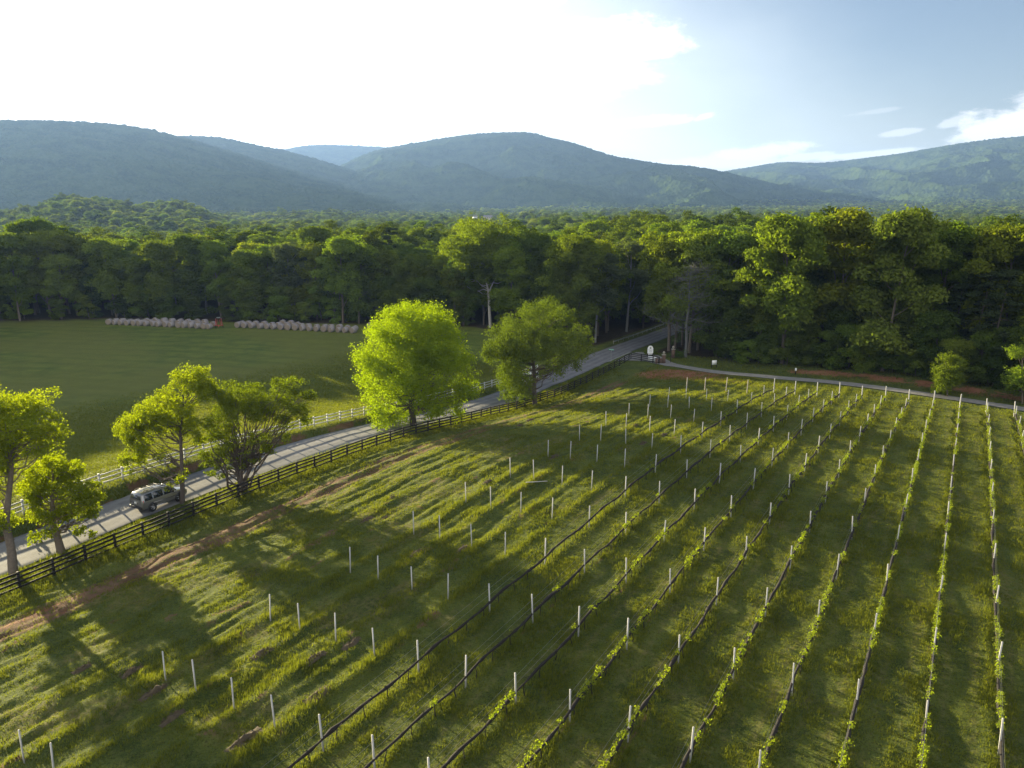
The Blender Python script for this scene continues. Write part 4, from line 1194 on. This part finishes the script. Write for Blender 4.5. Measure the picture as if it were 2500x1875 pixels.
def vine_row(i, q, s0, s1):
    rng = np.random.RandomState(100+i)
    S = np.arange(s0, s1+.01, .45)
    z0 = height(np.full(S.shape, q), S, False)
    sag = .08*np.sin((S-30.15)/7.33*2*pi)
    cz = z0 + .74 + sag + .035*fbm(S/1.1, S*0+i, 3, 80)
    cq = q + .10*fbm(S/2.4, S*0+i*3, 2, 81)
    x, y = xy(cq, S)
    O = np.array([x[0], y[0], z0[0]])
    o = empty('vine_row', O)
    tag(o, 'grapevine row on wires, %s from the left of the rows with vines' % ordinal(i), 'vine row', 'rows of grapevines')
    mb = MB()
    thick = .050+.055*np.abs(fbm(S/.7, S*0+i, 2, 84))*2
    mb.tube(np.stack([x, y, cz], 1)-O, thick, 6)
    t = s0
    while t < s1:                                   # stems down to the ground, stubs hanging off
        zz = hz(q, t, False); xx, yy = xy(q, t); l = rng.normal(size=2)*.08
        mb.tube(np.array([[xx+l[0], yy+l[1], zz-.1], [xx+l[1]*.6, yy, zz+.4], [xx, yy, zz+.76]])-O, [.035, .026, .024], 5)
        if rng.rand() < .5:
            a = rng.uniform(0, 6.28); mb.tube(np.array([[xx, yy, zz+.75], [xx+.3*cos(a), yy+.3*sin(a), zz+.62+rng.uniform(-.2, .35)]])-O, [.022, .010], 4)
        t += 1.85
    # canes and shoots, denser to the right
    for k in range(len(S)-1):                       # ragged spurs and old canes tied along the cordon
        for _ in range(2):
            f = rng.rand(); c = np.array([x[k]*(1-f)+x[k+1]*f, y[k]*(1-f)+y[k+1]*f, cz[k]])-O
            d = rng.normal(size=3)*np.array([.13, .13, .10])+np.array([SA, CA, 0])*rng.normal()*.16
            mb.tube(np.array([c, c+d]), [.020, .009], 3)
    dens = [.36, .45, .58, .66, .70, .74, .78, .82, .85, .88, .88, .88][i]
    mb.build('cordon', M['vine_wood'], o, True)
    wr = MB()
    for hh in (1.25, 1.7): wr.tube(np.stack(list(xy(np.full(S[::8].shape, q), S[::8]))+[z0[::8]+hh], 1)-O, .005, 3)
    wr.build('wire', M['wire'], o)
    C = []; R = []
    u = s0
    while u < s1-.3:
        m_ = fbm(np.array([u/2.6]), np.array([i*7.7]), 2, 90)[0]*.5+.5 + .35*vnoise(np.array([u/.6]), np.array([i*3.1]), 95)[0]
        if m_ > 1.02-.60*dens:
            zz = hz(q, u, False); xx, yy = xy(q+rng.normal()*.05-.03, u)
            hh = rng.uniform(.80, 1.02+.25*max(0, m_-.5)*dens*1.6)
            C.append([xx, yy, zz+hh]); R.append(rng.uniform(.09, .17)*(1+.35*dens))
        u += rng.uniform(.10, .30)
    C = np.array(C)-O
    V, Q, rv = leaf_cloud(rng, C, np.array(R), int(len(C)*24), .095, flat=1.1, up=.3, shell=.2)
    link('foliage', mesh_np('foliage', V, Q, mats=[M['grape_leaf']], attrs={'rnd': rv}), o)
for i, q in enumerate(ROWQ[:12]):
    e_ = (ends+[114.0])[i]
    s0 = 9.0 if i < 12 else 20
    vine_row(i, q, s0, e_)
    lst = [e_]; n = 11
    ps = [30.15+.12*i+7.33*k for k in range(-4, 12) if 30.15+.12*i+7.33*k < e_-2.5]
    lst += ps[::-1]
    for j, s in enumerate(lst):
        if j == 0: set_post('end', q, s, 'thick whitish end post at the far end of %s vine row from left' % ordinal(i), 'posts of the vine rows', (-.11, 0))
        else: set_post('line', q, s, 'pale post, %s from the far end, in the %s vine row from left' % (ordinal(j), ordinal(i)), 'posts of the vine rows')

# ------------------------------------------------------------------ car
def paint(name, col, rough=.28, metal=.6):
    return simple(name, col, rough, metal, .06, 1.5, 0, .5, .6)
def glass_dark():
    m, g = mat('car_glass'); p = g.new('ShaderNodeBsdfPrincipled'); o = g.new('ShaderNodeOutputMaterial')
    g.put(p.inputs['Base Color'], (.02, .025, .03)); p.inputs['Roughness'].default_value = .08; p.inputs['Specular IOR Level'].default_value = .8
    g.put(o.inputs[0], p.outputs[0]); return m
M['glass'] = glass_dark()
M['plastic'] = simple('black_plastic', (.02, .02, .021), .6)
M['taillight'] = simple('taillight', (.42, .02, .02), .25)
M['chrome'] = simple('chrome', (.6, .6, .6), .2, 1.0)
M['lamp_clear'] = simple('lamp_clear', (.7, .7, .68), .2)
def make_car(name, label, pm, q, s, rz):
    e = empty(name, P3(q, s), rz); tag(e, label, 'car')
    e.location.z = float(base_h(np.array([63.7]), np.array([s]))[0]) + .09
    # stations: x, half width low, z bottom, half width belt, z belt, half width roof, z top
    st = [(-2.36,.80,.48,.86,.98,.80,1.02),(-2.30,.88,.34,.94,1.02,.80,1.30),(-2.22,.93,.30,.965,1.04,.76,1.62),(-2.05,.955,.27,.98,1.05,.74,1.74),(-1.2,.965,.26,.99,1.05,.755,1.79),
          (-.2,.965,.26,.99,1.04,.76,1.78),(.45,.965,.26,.985,1.03,.74,1.72),(.75,.96,.26,.98,1.03,.72,1.58),(1.30,.955,.27,.97,1.04,.80,1.10),(1.45,.95,.28,.96,1.04,.82,1.08),(2.05,.92,.30,.93,.98,.78,1.01),(2.33,.82,.36,.84,.84,.68,.88),(2.40,.70,.45,.72,.72,.58,.74)]
    V = []; Q = []; nn = 10
    for (x, a, zb, b, zm, c, zt) in st:
        ring = [(-a*.9, zb), (-a, zb+.14), (-b, (zb+zm)*.5), (-b, zm-.04), (-c, zt-.05), (-c*.85, zt), (c*.85, zt), (c, zt-.05), (b, zm-.04), (b, (zb+zm)*.5), (a, zb+.14), (a*.9, zb)]
        V += [(x, y, z) for y, z in ring]
    nn = 12
    for i in range(len(st)-1):
        for j in range(nn):
            k = (j+1) % nn
            Q.append([i*nn+j, i*nn+k, (i+1)*nn+k, (i+1)*nn+j])
    L = (len(st)-1)*nn
    for o_ in (0, L):
        for j in range(5):
            a_, b_, c_, d_ = j, j+1, 10-j, 11-j
            if b_ < c_: Q.append([o_+a_, o_+b_, o_+c_, o_+d_])
    me = mesh_np('body', V, Q, mats=[pm], smooth=True)
    bm = bmesh.new(); bm.from_mesh(me)
    bmesh.ops.recalc_face_normals(bm, faces=bm.faces); bm.to_mesh(me); bm.free()
    body = link('body', me, e)
    body.modifiers.new('s', 'BEVEL').width = .03
    # wheel arches (dark) and wheels
    for xw in (-1.40, 1.38):
        for sd in (-1, 1):
            wa = MB(); wa.lathe((xw, sd*.90, .37), [(.02, 0), (.43, 0), (.45, .045*sd), (.45, .095*sd), (.02, .096*sd)], 20, 'y'); wa.build('wheel_arch', M['plastic'], e)
            w = MB(); w.lathe((xw, sd*.80, .36), [(.02, 0), (.30, 0), (.355, .03*sd), (.36, .16*sd), (.34, .215*sd), (.24, .22*sd)], 22, 'y')
            wo = w.build('wheel', M['rubber'], e, True)
            r = MB(); r.lathe((xw, sd*1.015, .36), [(.24, 0), (.225, -.03*sd), (.06, -.02*sd), (.05, .005*sd), (.001, .006*sd)], 20, 'y')
            for a in range(5):
                th = a*2*pi/5; r.box((xw+.13*cos(th), sd*1.01, .36+.13*sin(th)), (.2, .02, .045), tilt=(-th, 'Y'))
            r.build('rim', M['chrome'], wo, False)
    def panel(nm, pts, m_, sub=None, t=.012):
        """flat panel with thickness from 4 corners, pushed outwards"""
        p = np.array(pts, float); n_ = np.cross(p[1]-p[0], p[3]-p[0]); n_ /= np.linalg.norm(n_)
        if np.dot(n_, p.mean(0)-np.array([p.mean(0)[0]*.6, 0, .9])) < 0: n_ = -n_
        mb = MB(); mb.add(np.vstack([p-n_*.01, p+n_*t]), [[0,1,2,3],[4,5,6,7],[0,1,5,4],[1,2,6,5],[2,3,7,6],[3,0,4,7]]); return mb.build(nm, m_, sub or e)
    for sd in (-1, 1):
        def side(x0, x1, xt0, xt1, zb=1.085, zt=1.64):
            def yy(z, x):
                f = (z-1.0)/(1.73-1.0); return sd*(.985*(1-f)+.755*f)
            return [(x0, yy(zb, x0), zb), (x1, yy(zb, x1), zb), (xt1, yy(zt, xt1), zt), (xt0, yy(zt, xt0), zt)]
        for a in ((-2.06,-1.28,-1.98,-1.28), (-1.16,-.22,-1.16,-.22), (-.12,.98,-.12,.44)):
            panel('side_window', side(*a), M['glass'])
        rl = MB(); rl.tube([(-1.95, sd*.64, 1.80), (-1.85, sd*.64, 1.86), (.15, sd*.65, 1.87), (.3, sd*.65, 1.80)], .022, 6); rl.build('roof_rail', M['plastic'], e)
        rb = MB(); rb.box((0, sd*1.0, .33), (2.1, .09, .05)); rb.build('running_board', M['chrome'], e)
        mi = MB(); mi.box((.88, sd*1.06, 1.12), (.12, .22, .16), taper=.8); mi.build('mirror', pm, e)
        panel('taillight', [(-2.325, sd*.80, .92), (-2.21, sd*.965, .92), (-2.19, sd*.955, 1.16), (-2.30, sd*.80, 1.16)], M['taillight'])
        panel('headlight', [(2.36, sd*.55, .70), (2.26, sd*.86, .70), (2.20, sd*.86, .84), (2.33, sd*.55, .84)], M['lamp_clear'])
        mo = MB(); mo.box((-.1, sd*.995, .72), (2.3, .02, .06)); mo.build('side_moulding', pm, e)
    for x in (-1.5, -.75, .0):
        b = MB(); b.box((x, 0, 1.865), (.06, 1.25, .03)); b.build('roof_bar', M['plastic'], e)
    panel('rear_window', [(-2.305, -.74, 1.10), (-2.305, .74, 1.10), (-2.235, .66, 1.58), (-2.235, -.66, 1.58)], M['glass'], t=.03)
    panel('windscreen', [(1.27, -.80, 1.10), (1.27, .80, 1.10), (.80, .67, 1.56), (.80, -.67, 1.56)], M['glass'], t=.03)
    lp = MB(); lp.box((-2.385, 0, .88), (.02, .32, .16)); lp.build('number_plate', M['sign_white'], e)
    tb = MB(); tb.box((-2.37, 0, .50), (.16, 1.72, .2), taper=.92); tb.build('rear_bumper', M['plastic'], e)
    tg = MB(); tg.box((-2.37, 0, 1.02), (.03, .75, .05)); tg.build('tailgate_strip', M['chrome'], e)
    return e
cq, cs = at(384, 1250)
make_car('suv', 'silver grey estate car with roof rails driving on the road, seen from behind', paint('paint_grey', (.25, .245, .235), .25, .6), 62.15, cs+1.15, pi/2-ROW)
COL.objects['suv']['label'] = 'silver grey car with roof rails driving along the road, its nose behind a trunk'
make_car('white_car', 'white car on the road, mostly hidden behind the oak', paint('paint_white', (.75, .76, .78), .25, .1), 65.3, 117.0, -pi/2-ROW)

# ------------------------------------------------------------------ gate, signs, pillars
def legs_sign():
    q, s = at(1599, 866)
    s = min(s, 146.5)
    e = empty('estate_sign', P3(q, s), 0); tag(e, 'tall white sign board with clipped top corners on black posts behind the brick pillar', 'sign')
    for x in (-.52, .52):
        mb = MB(); mb.box((x, .06, .85), (.1, .1, 2.3)); mb.build('post', M['black_wood'], e)
    w, z0, z1, z2 = .56, .75, 1.85, 2.2
    pr = [(-w, z0), (w, z0), (w, z1), (w*.62, z2), (w*.25, z2+.10), (-w*.25, z2+.10), (-w*.62, z2), (-w, z1)]
    n = len(pr); V = [(x, -.03, z) for x, z in pr]+[(x, .03, z) for x, z in pr]
    me = bpy.data.meshes.new('board'); me.from_pydata(V, [], [tuple(range(n)), tuple(range(2*n-1, n-1, -1))]+[(i, i+n, (i+1) % n+n, (i+1) % n) for i in range(n)]); me.materials.append(M['sign_white'])
    bd = link('board', me, e)
    d = MB()                                          # small emblem and two lines of lettering too small to read
    d.lathe((0, -.036, 1.85), [(.02, 0), (.17, 0), (.19, -.004), (.12, -.006)], 14, 'y')
    for k in range(9): d.box((-.36+.09*k, -.036, 1.45), (.05, .008, .11))
    for k in range(7): d.box((-.27+.09*k, -.036, 1.22), (.05, .008, .08))
    d.box((0, -.036, 1.02), (.7, .008, .02))
    d.build('lettering', M['sign_grey'], bd)
    mb = MB(); mb.box((0, -.01, .60), (.86, .05, .18)); mb.build('name_strip', M['sign_white'], e)
legs_sign()
def pillar(q, s, h, wall, label):
    e = empty('brick_pillar', P3(q, s, -.1), 0); tag(e, label, 'pillar')
    mb = MB(); mb.box((0, 0, h/2), (.62, .62, h)); mb.build('shaft', M['brick'], e)
    mb = MB(); mb.box((0, 0, h+.05), (.78, .78, .10)); mb.build('cap', M['stone'], e)
    mb = MB(); mb.lathe((0, 0, h+.1), [(.10, 0), (.08, .08), (.2, .18), (.26, .34), (.2, .5), (.08, .6), (.001, .64)], 14); mb.build('finial', M['stone'], e, True)
    if wall:
        wq, ws = wall
        mb = MB()
        for k in range(7):
            f = k/6.0; a = -2.4+f*1.5
            mb.box((-.45-1.05*f, -.35*sin(f*1.6), .55), (.24, .35, 1.1+.01*k), rz=.2*f)
        mb.build('wing_wall', M['brick'], e)
q, s = at(1620, 886, 29.6); pillar(q, s, 1.75, (1, 1), 'brick gate pillar with low curved wing wall, at the end of the black fence')
q, s = at(1643, 873, 29.5); pillar(q, s, 1.85, None, 'brick gate pillar with stone finial on the far side of the drive')
q, s = at(1637, 884, 29.5)
mb = MB(); mb.box((0, 0, .7), (.09, .09, 1.5)); mb.box((0, 0, 1.47), (.14, .14, .04)); o = mb.build('gate_post', M['black_wood']); o.location = P3(q, s); tag(o, 'thin black post standing on the drive between the brick pillars', 'post')
# bush by the far pillar
def bush(q, s, r, h, lm, label, n=2600, name='bush', ls=.14):
    rng = np.random.RandomState(int(abs(q*13+s*7)) % 9999)
    e = empty(name, P3(q, s, -.05)); tag(e, label, 'bush')
    C = rng.normal(size=(24, 3))*np.array([r*.42, r*.42, h*.18]); C[:, 2] = np.abs(C[:, 2])*1.3+h*.3
    mb = MB()
    for c in C[:8]: limb(mb, rng, (0, 0, 0), c, .035, .012, 0, 5, 4)
    mb.build('stem', M['bark'], e)
    V, Q, rv = leaf_cloud(rng, C, np.full(len(C), r*.38), n, ls); V[:, 2] = np.maximum(V[:, 2], .05)
    link('crown', mesh_np('crown', V, Q, mats=[lm], attrs={'rnd': rv}), e)
q, s = at(1655, 872, 29.5); bush(q, s, 1.6, 1.5, LM['dark'], 'low dark bush beside the far gate pillar')
q, s = at(1588, 868, 29.9); bush(q, s, 1.5, .8, LM['mid'], 'small green shrub at the foot of the white sign')
# white banner tied behind the rails
q0, s0 = at(1579, 884, 29.8); q1, s1 = at(1595, 885, 29.8)
mb = MB(); a = P3(52.2, sc_-.75+.15); b = P3(50.3, sc_-1.30+.15)
mb.beam(np.array([0, 0, .78]), np.array(b)-np.array(a)+[0, 0, .78], .02, .95); o = mb.build('banner', M['white_paint']); o.location = a; tag(o, 'white banner tied behind the black rails next to the brick pillar', 'banner')
# small white notice on two posts
q, s = at(1743, 898)
e = empty('notice_board', P3(q, s), .25); tag(e, 'small white notice board on two dark posts at the edge of the drive', 'sign')
for x in (-.5, .5):
    mb = MB(); mb.box((x, 0, .68), (.10, .10, 1.6)); mb.build('post', M['black_wood'], e)
mb = MB(); mb.box((0, -.05, 1.02), (.95, .03, .80)); mb.build('board', M['sign_white'], e)
# street sign
q, s = at(1508, 882)
e = empty('street_sign', P3(59.7, s), -.35); tag(e, 'green street name sign on a thin pole at the bend of the road', 'sign')
mb = MB(); mb.lathe((0, 0, 0), [(.04, -.3), (.04, 2.25)], 8); mb.build('pole', M['steel'], e)
mb = MB(); mb.box((0, -.0, 2.32), (1.0, .02, .24)); bl = mb.build('blade', M['green_sign'], e)
mb = MB()
for k in range(9):
    if k != 4: mb.box((-.38+.095*k, -.014, 2.32), (.05, .006, .10))
mb.build('lettering', M['sign_white'], bl)
# marker box by the drive
q, s = at(1942, 914)
e = empty('marker_box', P3(q, s), 0); tag(e, 'little white box on a dark stake beside the drive', 'marker')
mb = MB(); mb.box((0, 0, .2), (.14, .14, .9)); mb.build('stake', M['black_wood'], e)
mb = MB(); mb.box((0, 0, .82), (.26, .22, .42)); mb.box((0, 0, 1.05), (.30, .26, .05)); mb.build('box', M['sign_white'], e)
# guardrail
e = empty('guardrail', P3(68.0, 168), 0); tag(e, 'pale steel guardrail along the far side of the road at the wood', 'guardrail')
O = np.array(e.location); P = [np.array(P3(68.0, s_, 0)) for s_ in np.arange(161, 196, 3.0)]
for p in P:
    mb = MB(); mb.box(p-O+[0, 0, .3], (.12, .12, .9)); mb.build('post', M['post_brown'], e)
mb = MB()
for a, b in zip(P[:-1], P[1:]):
    mb.beam(a-O+[.1, -.1, .66], b-O+[.1, -.1, .66], .06, .14); mb.beam(a-O+[.13, -.12, .52], b-O+[.13, -.12, .52], .05, .10)
mb.build('rail', M['steel'], e)
# earth clods and brush heaps left by the grubbed-out vines
M['clod'] = simple('clod', (.080, .062, .038), .95, var=.5, scale=5, bump=.8)
def heap(u, v, r, mt, label, seed, name='root_heap', cat='heap'):
    q, s = at(u, v); rng = np.random.RandomState(seed); r = r*.62
    mb = MB(); n = 14; V = []; Q = []
    for i in range(n+1):                                       # low ragged mound stretched along the old row
        for j in range(n+1):
            x = (i/n-.5)*2; y = (j/n-.5)*2; d = math.hypot(x, y)
            V.append((x*r*.55, y*r*1.5, max(-.12, .26*r*(1-d*1.05)*(1+1.6*vnoise(x*2.3+seed, y*4.1, 3)) + .05*vnoise(x*6, y*9+seed, 5))))
    for i in range(n):
        for j in range(n): Q.append([i*(n+1)+j, (i+1)*(n+1)+j, (i+1)*(n+1)+j+1, i*(n+1)+j+1])
    mb.add(V, Q)
    for k in range(26):
        a = rng.uniform(0, 6.28); L = r*rng.uniform(.3, .8); c = rng.normal(size=2)*np.array([r*.25, r*.6])
        mb.tube(np.array([[c[0]-cos(a)*L*.4, c[1]-sin(a)*L*.4, 0], [c[0], c[1], rng.uniform(.06, .22)], [c[0]+cos(a)*L*.4, c[1]+sin(a)*L*.4, rng.uniform(0, .16)]]), [.014, .02, .008], 4)
    o = mb.build(name, mt); o.location = P3(q, s, .02); o.rotation_euler = (0, 0, -ROW); tag(o, label, cat, 'heaps of earth and vine roots')
for k, (u, v, r, d) in enumerate([(1353,1115,1.1,'brown'),(1293,1028,1.0,'low dark'),(1268,1039,.8,'small brown'),(1130,1343,.9,'grey-brown'),(1020,1350,1.0,'pale grey'),(940,1265,.7,'small reddish'),(895,1270,.8,'reddish'),(1190,1180,.7,'dark'),
        (1620,1062,.9,'dark brown'),(1570,1084,.7,'pale-topped'),(1550,1040,.7,'brown'),(860,1571,.9,'dark'),(380,1690,1.0,'dark'),(600,1810,1.1,'dark brown'),(205,1632,.7,'small grey'),(320,1640,.7,'grey'),(640,1600,.8,'pale'),(770,1610,.8,'brown'),(780,1700,1.0,'reddish dark'),(420,1755,.8,'grey-brown'),(960,1220,.7,'dark')]):
    wh = ['left of the pale lying stick', 'by the dirt track', 'by the dirt track, left of another', 'right of a thin bare post', 'between two bare posts', 'behind the upper bare posts', 'near the top of a bare line', 'between the bare lines', 'at the shadow edge below bare posts', 'just left of the vines', 'among the far bare posts', 'in the grass near the bottom bare posts', 'behind a nearby bare post', 'at the bottom of the picture left of the vines',
          'near the dirt track at lower left', 'left of the lowest bare posts', 'between the lower bare posts', 'right of the lower bare posts', 'beside the first vine row', 'in the lower left grass', 'high between the bare lines'][k]
    heap(u, v, r, M['clod'], '%s root heap %s' % (d, wh), 300+k)

# ------------------------------------------------------------------ hay bales and red implement
def bales():
    mb = MB(); r, w = .74, .66
    mb.lathe((0, 0, r-.04), [(r*.93, -w), (r, -w+.07), (r*1.01, 0), (r, w-.07), (r*.93, w)], 22, 'x'); body = mb.mesh('wrap', M['bale'], True)
    mb = MB(); 
    for sg in (-1, 1): mb.lathe((0, 0, r-.04), [(.001, sg*(w+.02)), (r*.5, sg*(w+.03)), (r*.80, sg*(w+.012)), (r*.94, sg*(w-.02))], 22, 'x')
    endm = mb.mesh('end', M['bale_end'], True)
    rng = np.random.RandomState(8)
    runA = [(262,796),(290,796),(330,799),(383,801),(425,803),(470,805),(533-20,806)]
    rows = []
    def line(u0, v0, u1, v1, n): return [(u0+(u1-u0)*k/(n-1), v0+(v1-v0)*k/(n-1)) for k in range(n)]
    F1 = line(266, 792, 513, 803, 17); F2 = line(284, 789.5, 520, 797.5, 15); F3 = line(360, 788, 500, 791.5, 8)
    G1 = line(582, 799.5, 862, 813, 17); G2 = line(590, 796, 866, 807.5, 16); G3 = line(690, 795, 728, 798, 3)
    X = [(903, 800)]
    k = 0
    for nm, lst in (('left', F1), ('left', F2), ('left', F3), ('right', G1), ('right', G2), ('right', G3), ('x', X)):
        for j, (u, v) in enumerate(lst):
            q, s = at(u+rng.uniform(-2, 2), v, None)
            e = empty('hay_bale', P3(q, s), rng.uniform(-.35, .35)+pi/2-.35)
            sc = rng.uniform(.84, 1.02); e.scale = (sc, sc, sc)
            wrp = link('wrap', body, e); link('end', endm, e)
            if nm == 'x': tag(e, 'lone whitish hay bale apart from the rows, next to the maple crown', 'hay bale', 'round hay bales along the wood')
            else:
                rowname = {id(F1): 'front', id(F2): 'second', id(F3): 'hindmost', id(G1): 'front', id(G2): 'second', id(G3): 'hindmost'}[id(lst)]
                tag(e, 'white-wrapped hay bale, %s from the left in the %s row %s of the red implement' % (ordinal(j), rowname, nm), 'hay bale', 'round hay bales along the wood')
            k += 1
bales()
q, s = at(535, 801)
e = empty('hay_rake', P3(q, s), .3); tag(e, 'red hay rake with folded arms standing between the two bale rows', 'farm implement')
mb = MB(); mb.beam((-1.0, 0, .7), (1.0, 0, .7), .16, .16); mb.beam((0, -1.6, .55), (0, .6, .7), .14, .14); mb.build('frame', M['red_paint'], e)
for sg in (-1, 1):
    mb = MB(); mb.beam((sg*.9, 0, .7), (sg*.55, .2, 2.3), .14, .18); mb.beam((sg*.5, 0, .8), (sg*.25, .3, 2.0), .10, .14); mb.build('arm', M['red_paint'], e)
    mb = MB(); mb.lathe((sg*.62, .1, 1.5), [(.05, 0), (.62, 0), (.66, .03), (.62, .06), (.05, .06)], 18, 'x'); rw = mb.build('rake_wheel', M['red_paint'], e)
    mb = MB()
    for k in range(14):
        th = k*2*pi/14; mb.tube([(sg*.62, .1+.6*cos(th), 1.5+.6*sin(th)), (sg*.66, .1+.85*cos(th+.2), 1.5+.85*sin(th+.2))], .015, 4)
    mb.build('tines', M['steel'], rw)
    mb = MB(); mb.lathe((sg*.85, .1, .33), [(.06, 0), (.3, 0), (.33, .05), (.3, .14), (.06, .14)], 16, 'x'); mb.build('wheel', M['rubber'], e)
mb = MB(); mb.beam((-.4, .3, 2.55), (.4, .3, 2.55), .3, .22); mb.build('top_frame', M['sign_grey'], e)

# ------------------------------------------------------------------ far houses
def house(u, v, D, w, d, h, rz, label, wall, wins):
    az, _ = px_dir(u, v); x, y = D*sin(radians(az)), D*cos(radians(az))
    q, s = qs(x, y)
    z = ray_at(u, v, 1)[2]/np.hypot(*ray_at(u, v, 1)[:2])*D - h*.5
    e = empty('house', (x, y, z), rz); tag(e, label, 'house')
    mb = MB(); mb.box((0, 0, h/2-6), (w, d, h+12)); wl = mb.build('wall', wall, e)
    V = [(-w/2-.4, -d/2-.4, h), (w/2+.4, -d/2-.4, h), (w/2+.4, d/2+.4, h), (-w/2-.4, d/2+.4, h), (-w/2-.4, 0, h+d*.38), (w/2+.4, 0, h+d*.38)]
    me = bpy.data.meshes.new('roof'); me.from_pydata(V, [], [(0, 1, 5, 4), (2, 3, 4, 5), (0, 4, 3), (1, 2, 5), (0, 3, 2, 1)]); me.materials.append(M['bark_grey'])
    rf = link('roof', me, e)
    mb = MB(); mb.box((w*.3, 0, h+d*.4), (.9, .9, 2.2)); mb.build('chimney', M['brick'], rf)
    for k in range(wins):
        mb = MB(); mb.box((-w/2+(k+.5)*w/wins, -d/2-.03, h*.6), (1.0, .08, 1.4)); mb.build('window', M['glass'], e)
house(1160, 534, 1190, 6, 6, 6, .9, 'small white house among far trees in the valley', M['white_paint'], 3)
house(1192, 532, 1245, 14, 7, 3, -.3, 'long pale low house right of the white house in the valley', M['bark_pale'], 5)

# ------------------------------------------------------------------ air
def build_haze():
    me = bpy.data.meshes.new('haze')
    x0, x1, y0, y1, z0, z1 = -9400, 9400, -2000, 10400, HAZE_BOT, HAZE_TOP
    V = [(x, y, z) for z in (z0, z1) for (x, y) in ((x0, y0), (x1, y0), (x1, y1), (x0, y1))]
    me.from_pydata(V, [], [(0, 3, 2, 1), (4, 5, 6, 7), (0, 1, 5, 4), (1, 2, 6, 5), (2, 3, 7, 6), (3, 0, 4, 7)])
    m = bpy.data.materials.new('haze'); m.use_nodes = True; t = m.node_tree; t.nodes.clear()
    o = t.nodes.new('ShaderNodeOutputMaterial'); v = t.nodes.new('ShaderNodeVolumePrincipled')
    v.inputs['Color'].default_value = (*HAZE_COL, 1)
    v.inputs['Density'].default_value = HAZE_DENS; v.inputs['Anisotropy'].default_value = HAZE_ANI
    t.links.new(v.outputs[0], o.inputs['Volume'])
    me.materials.append(m)
    ob = link('haze', me); tag(ob, kind='stuff'); ob.display_type = 'WIRE'
HAZE_COL, HAZE_DENS, HAZE_ANI, HAZE_TOP, HAZE_BOT = (.29, .49, 1.0), .000068, .28, 640.0, -60.0
build_haze()
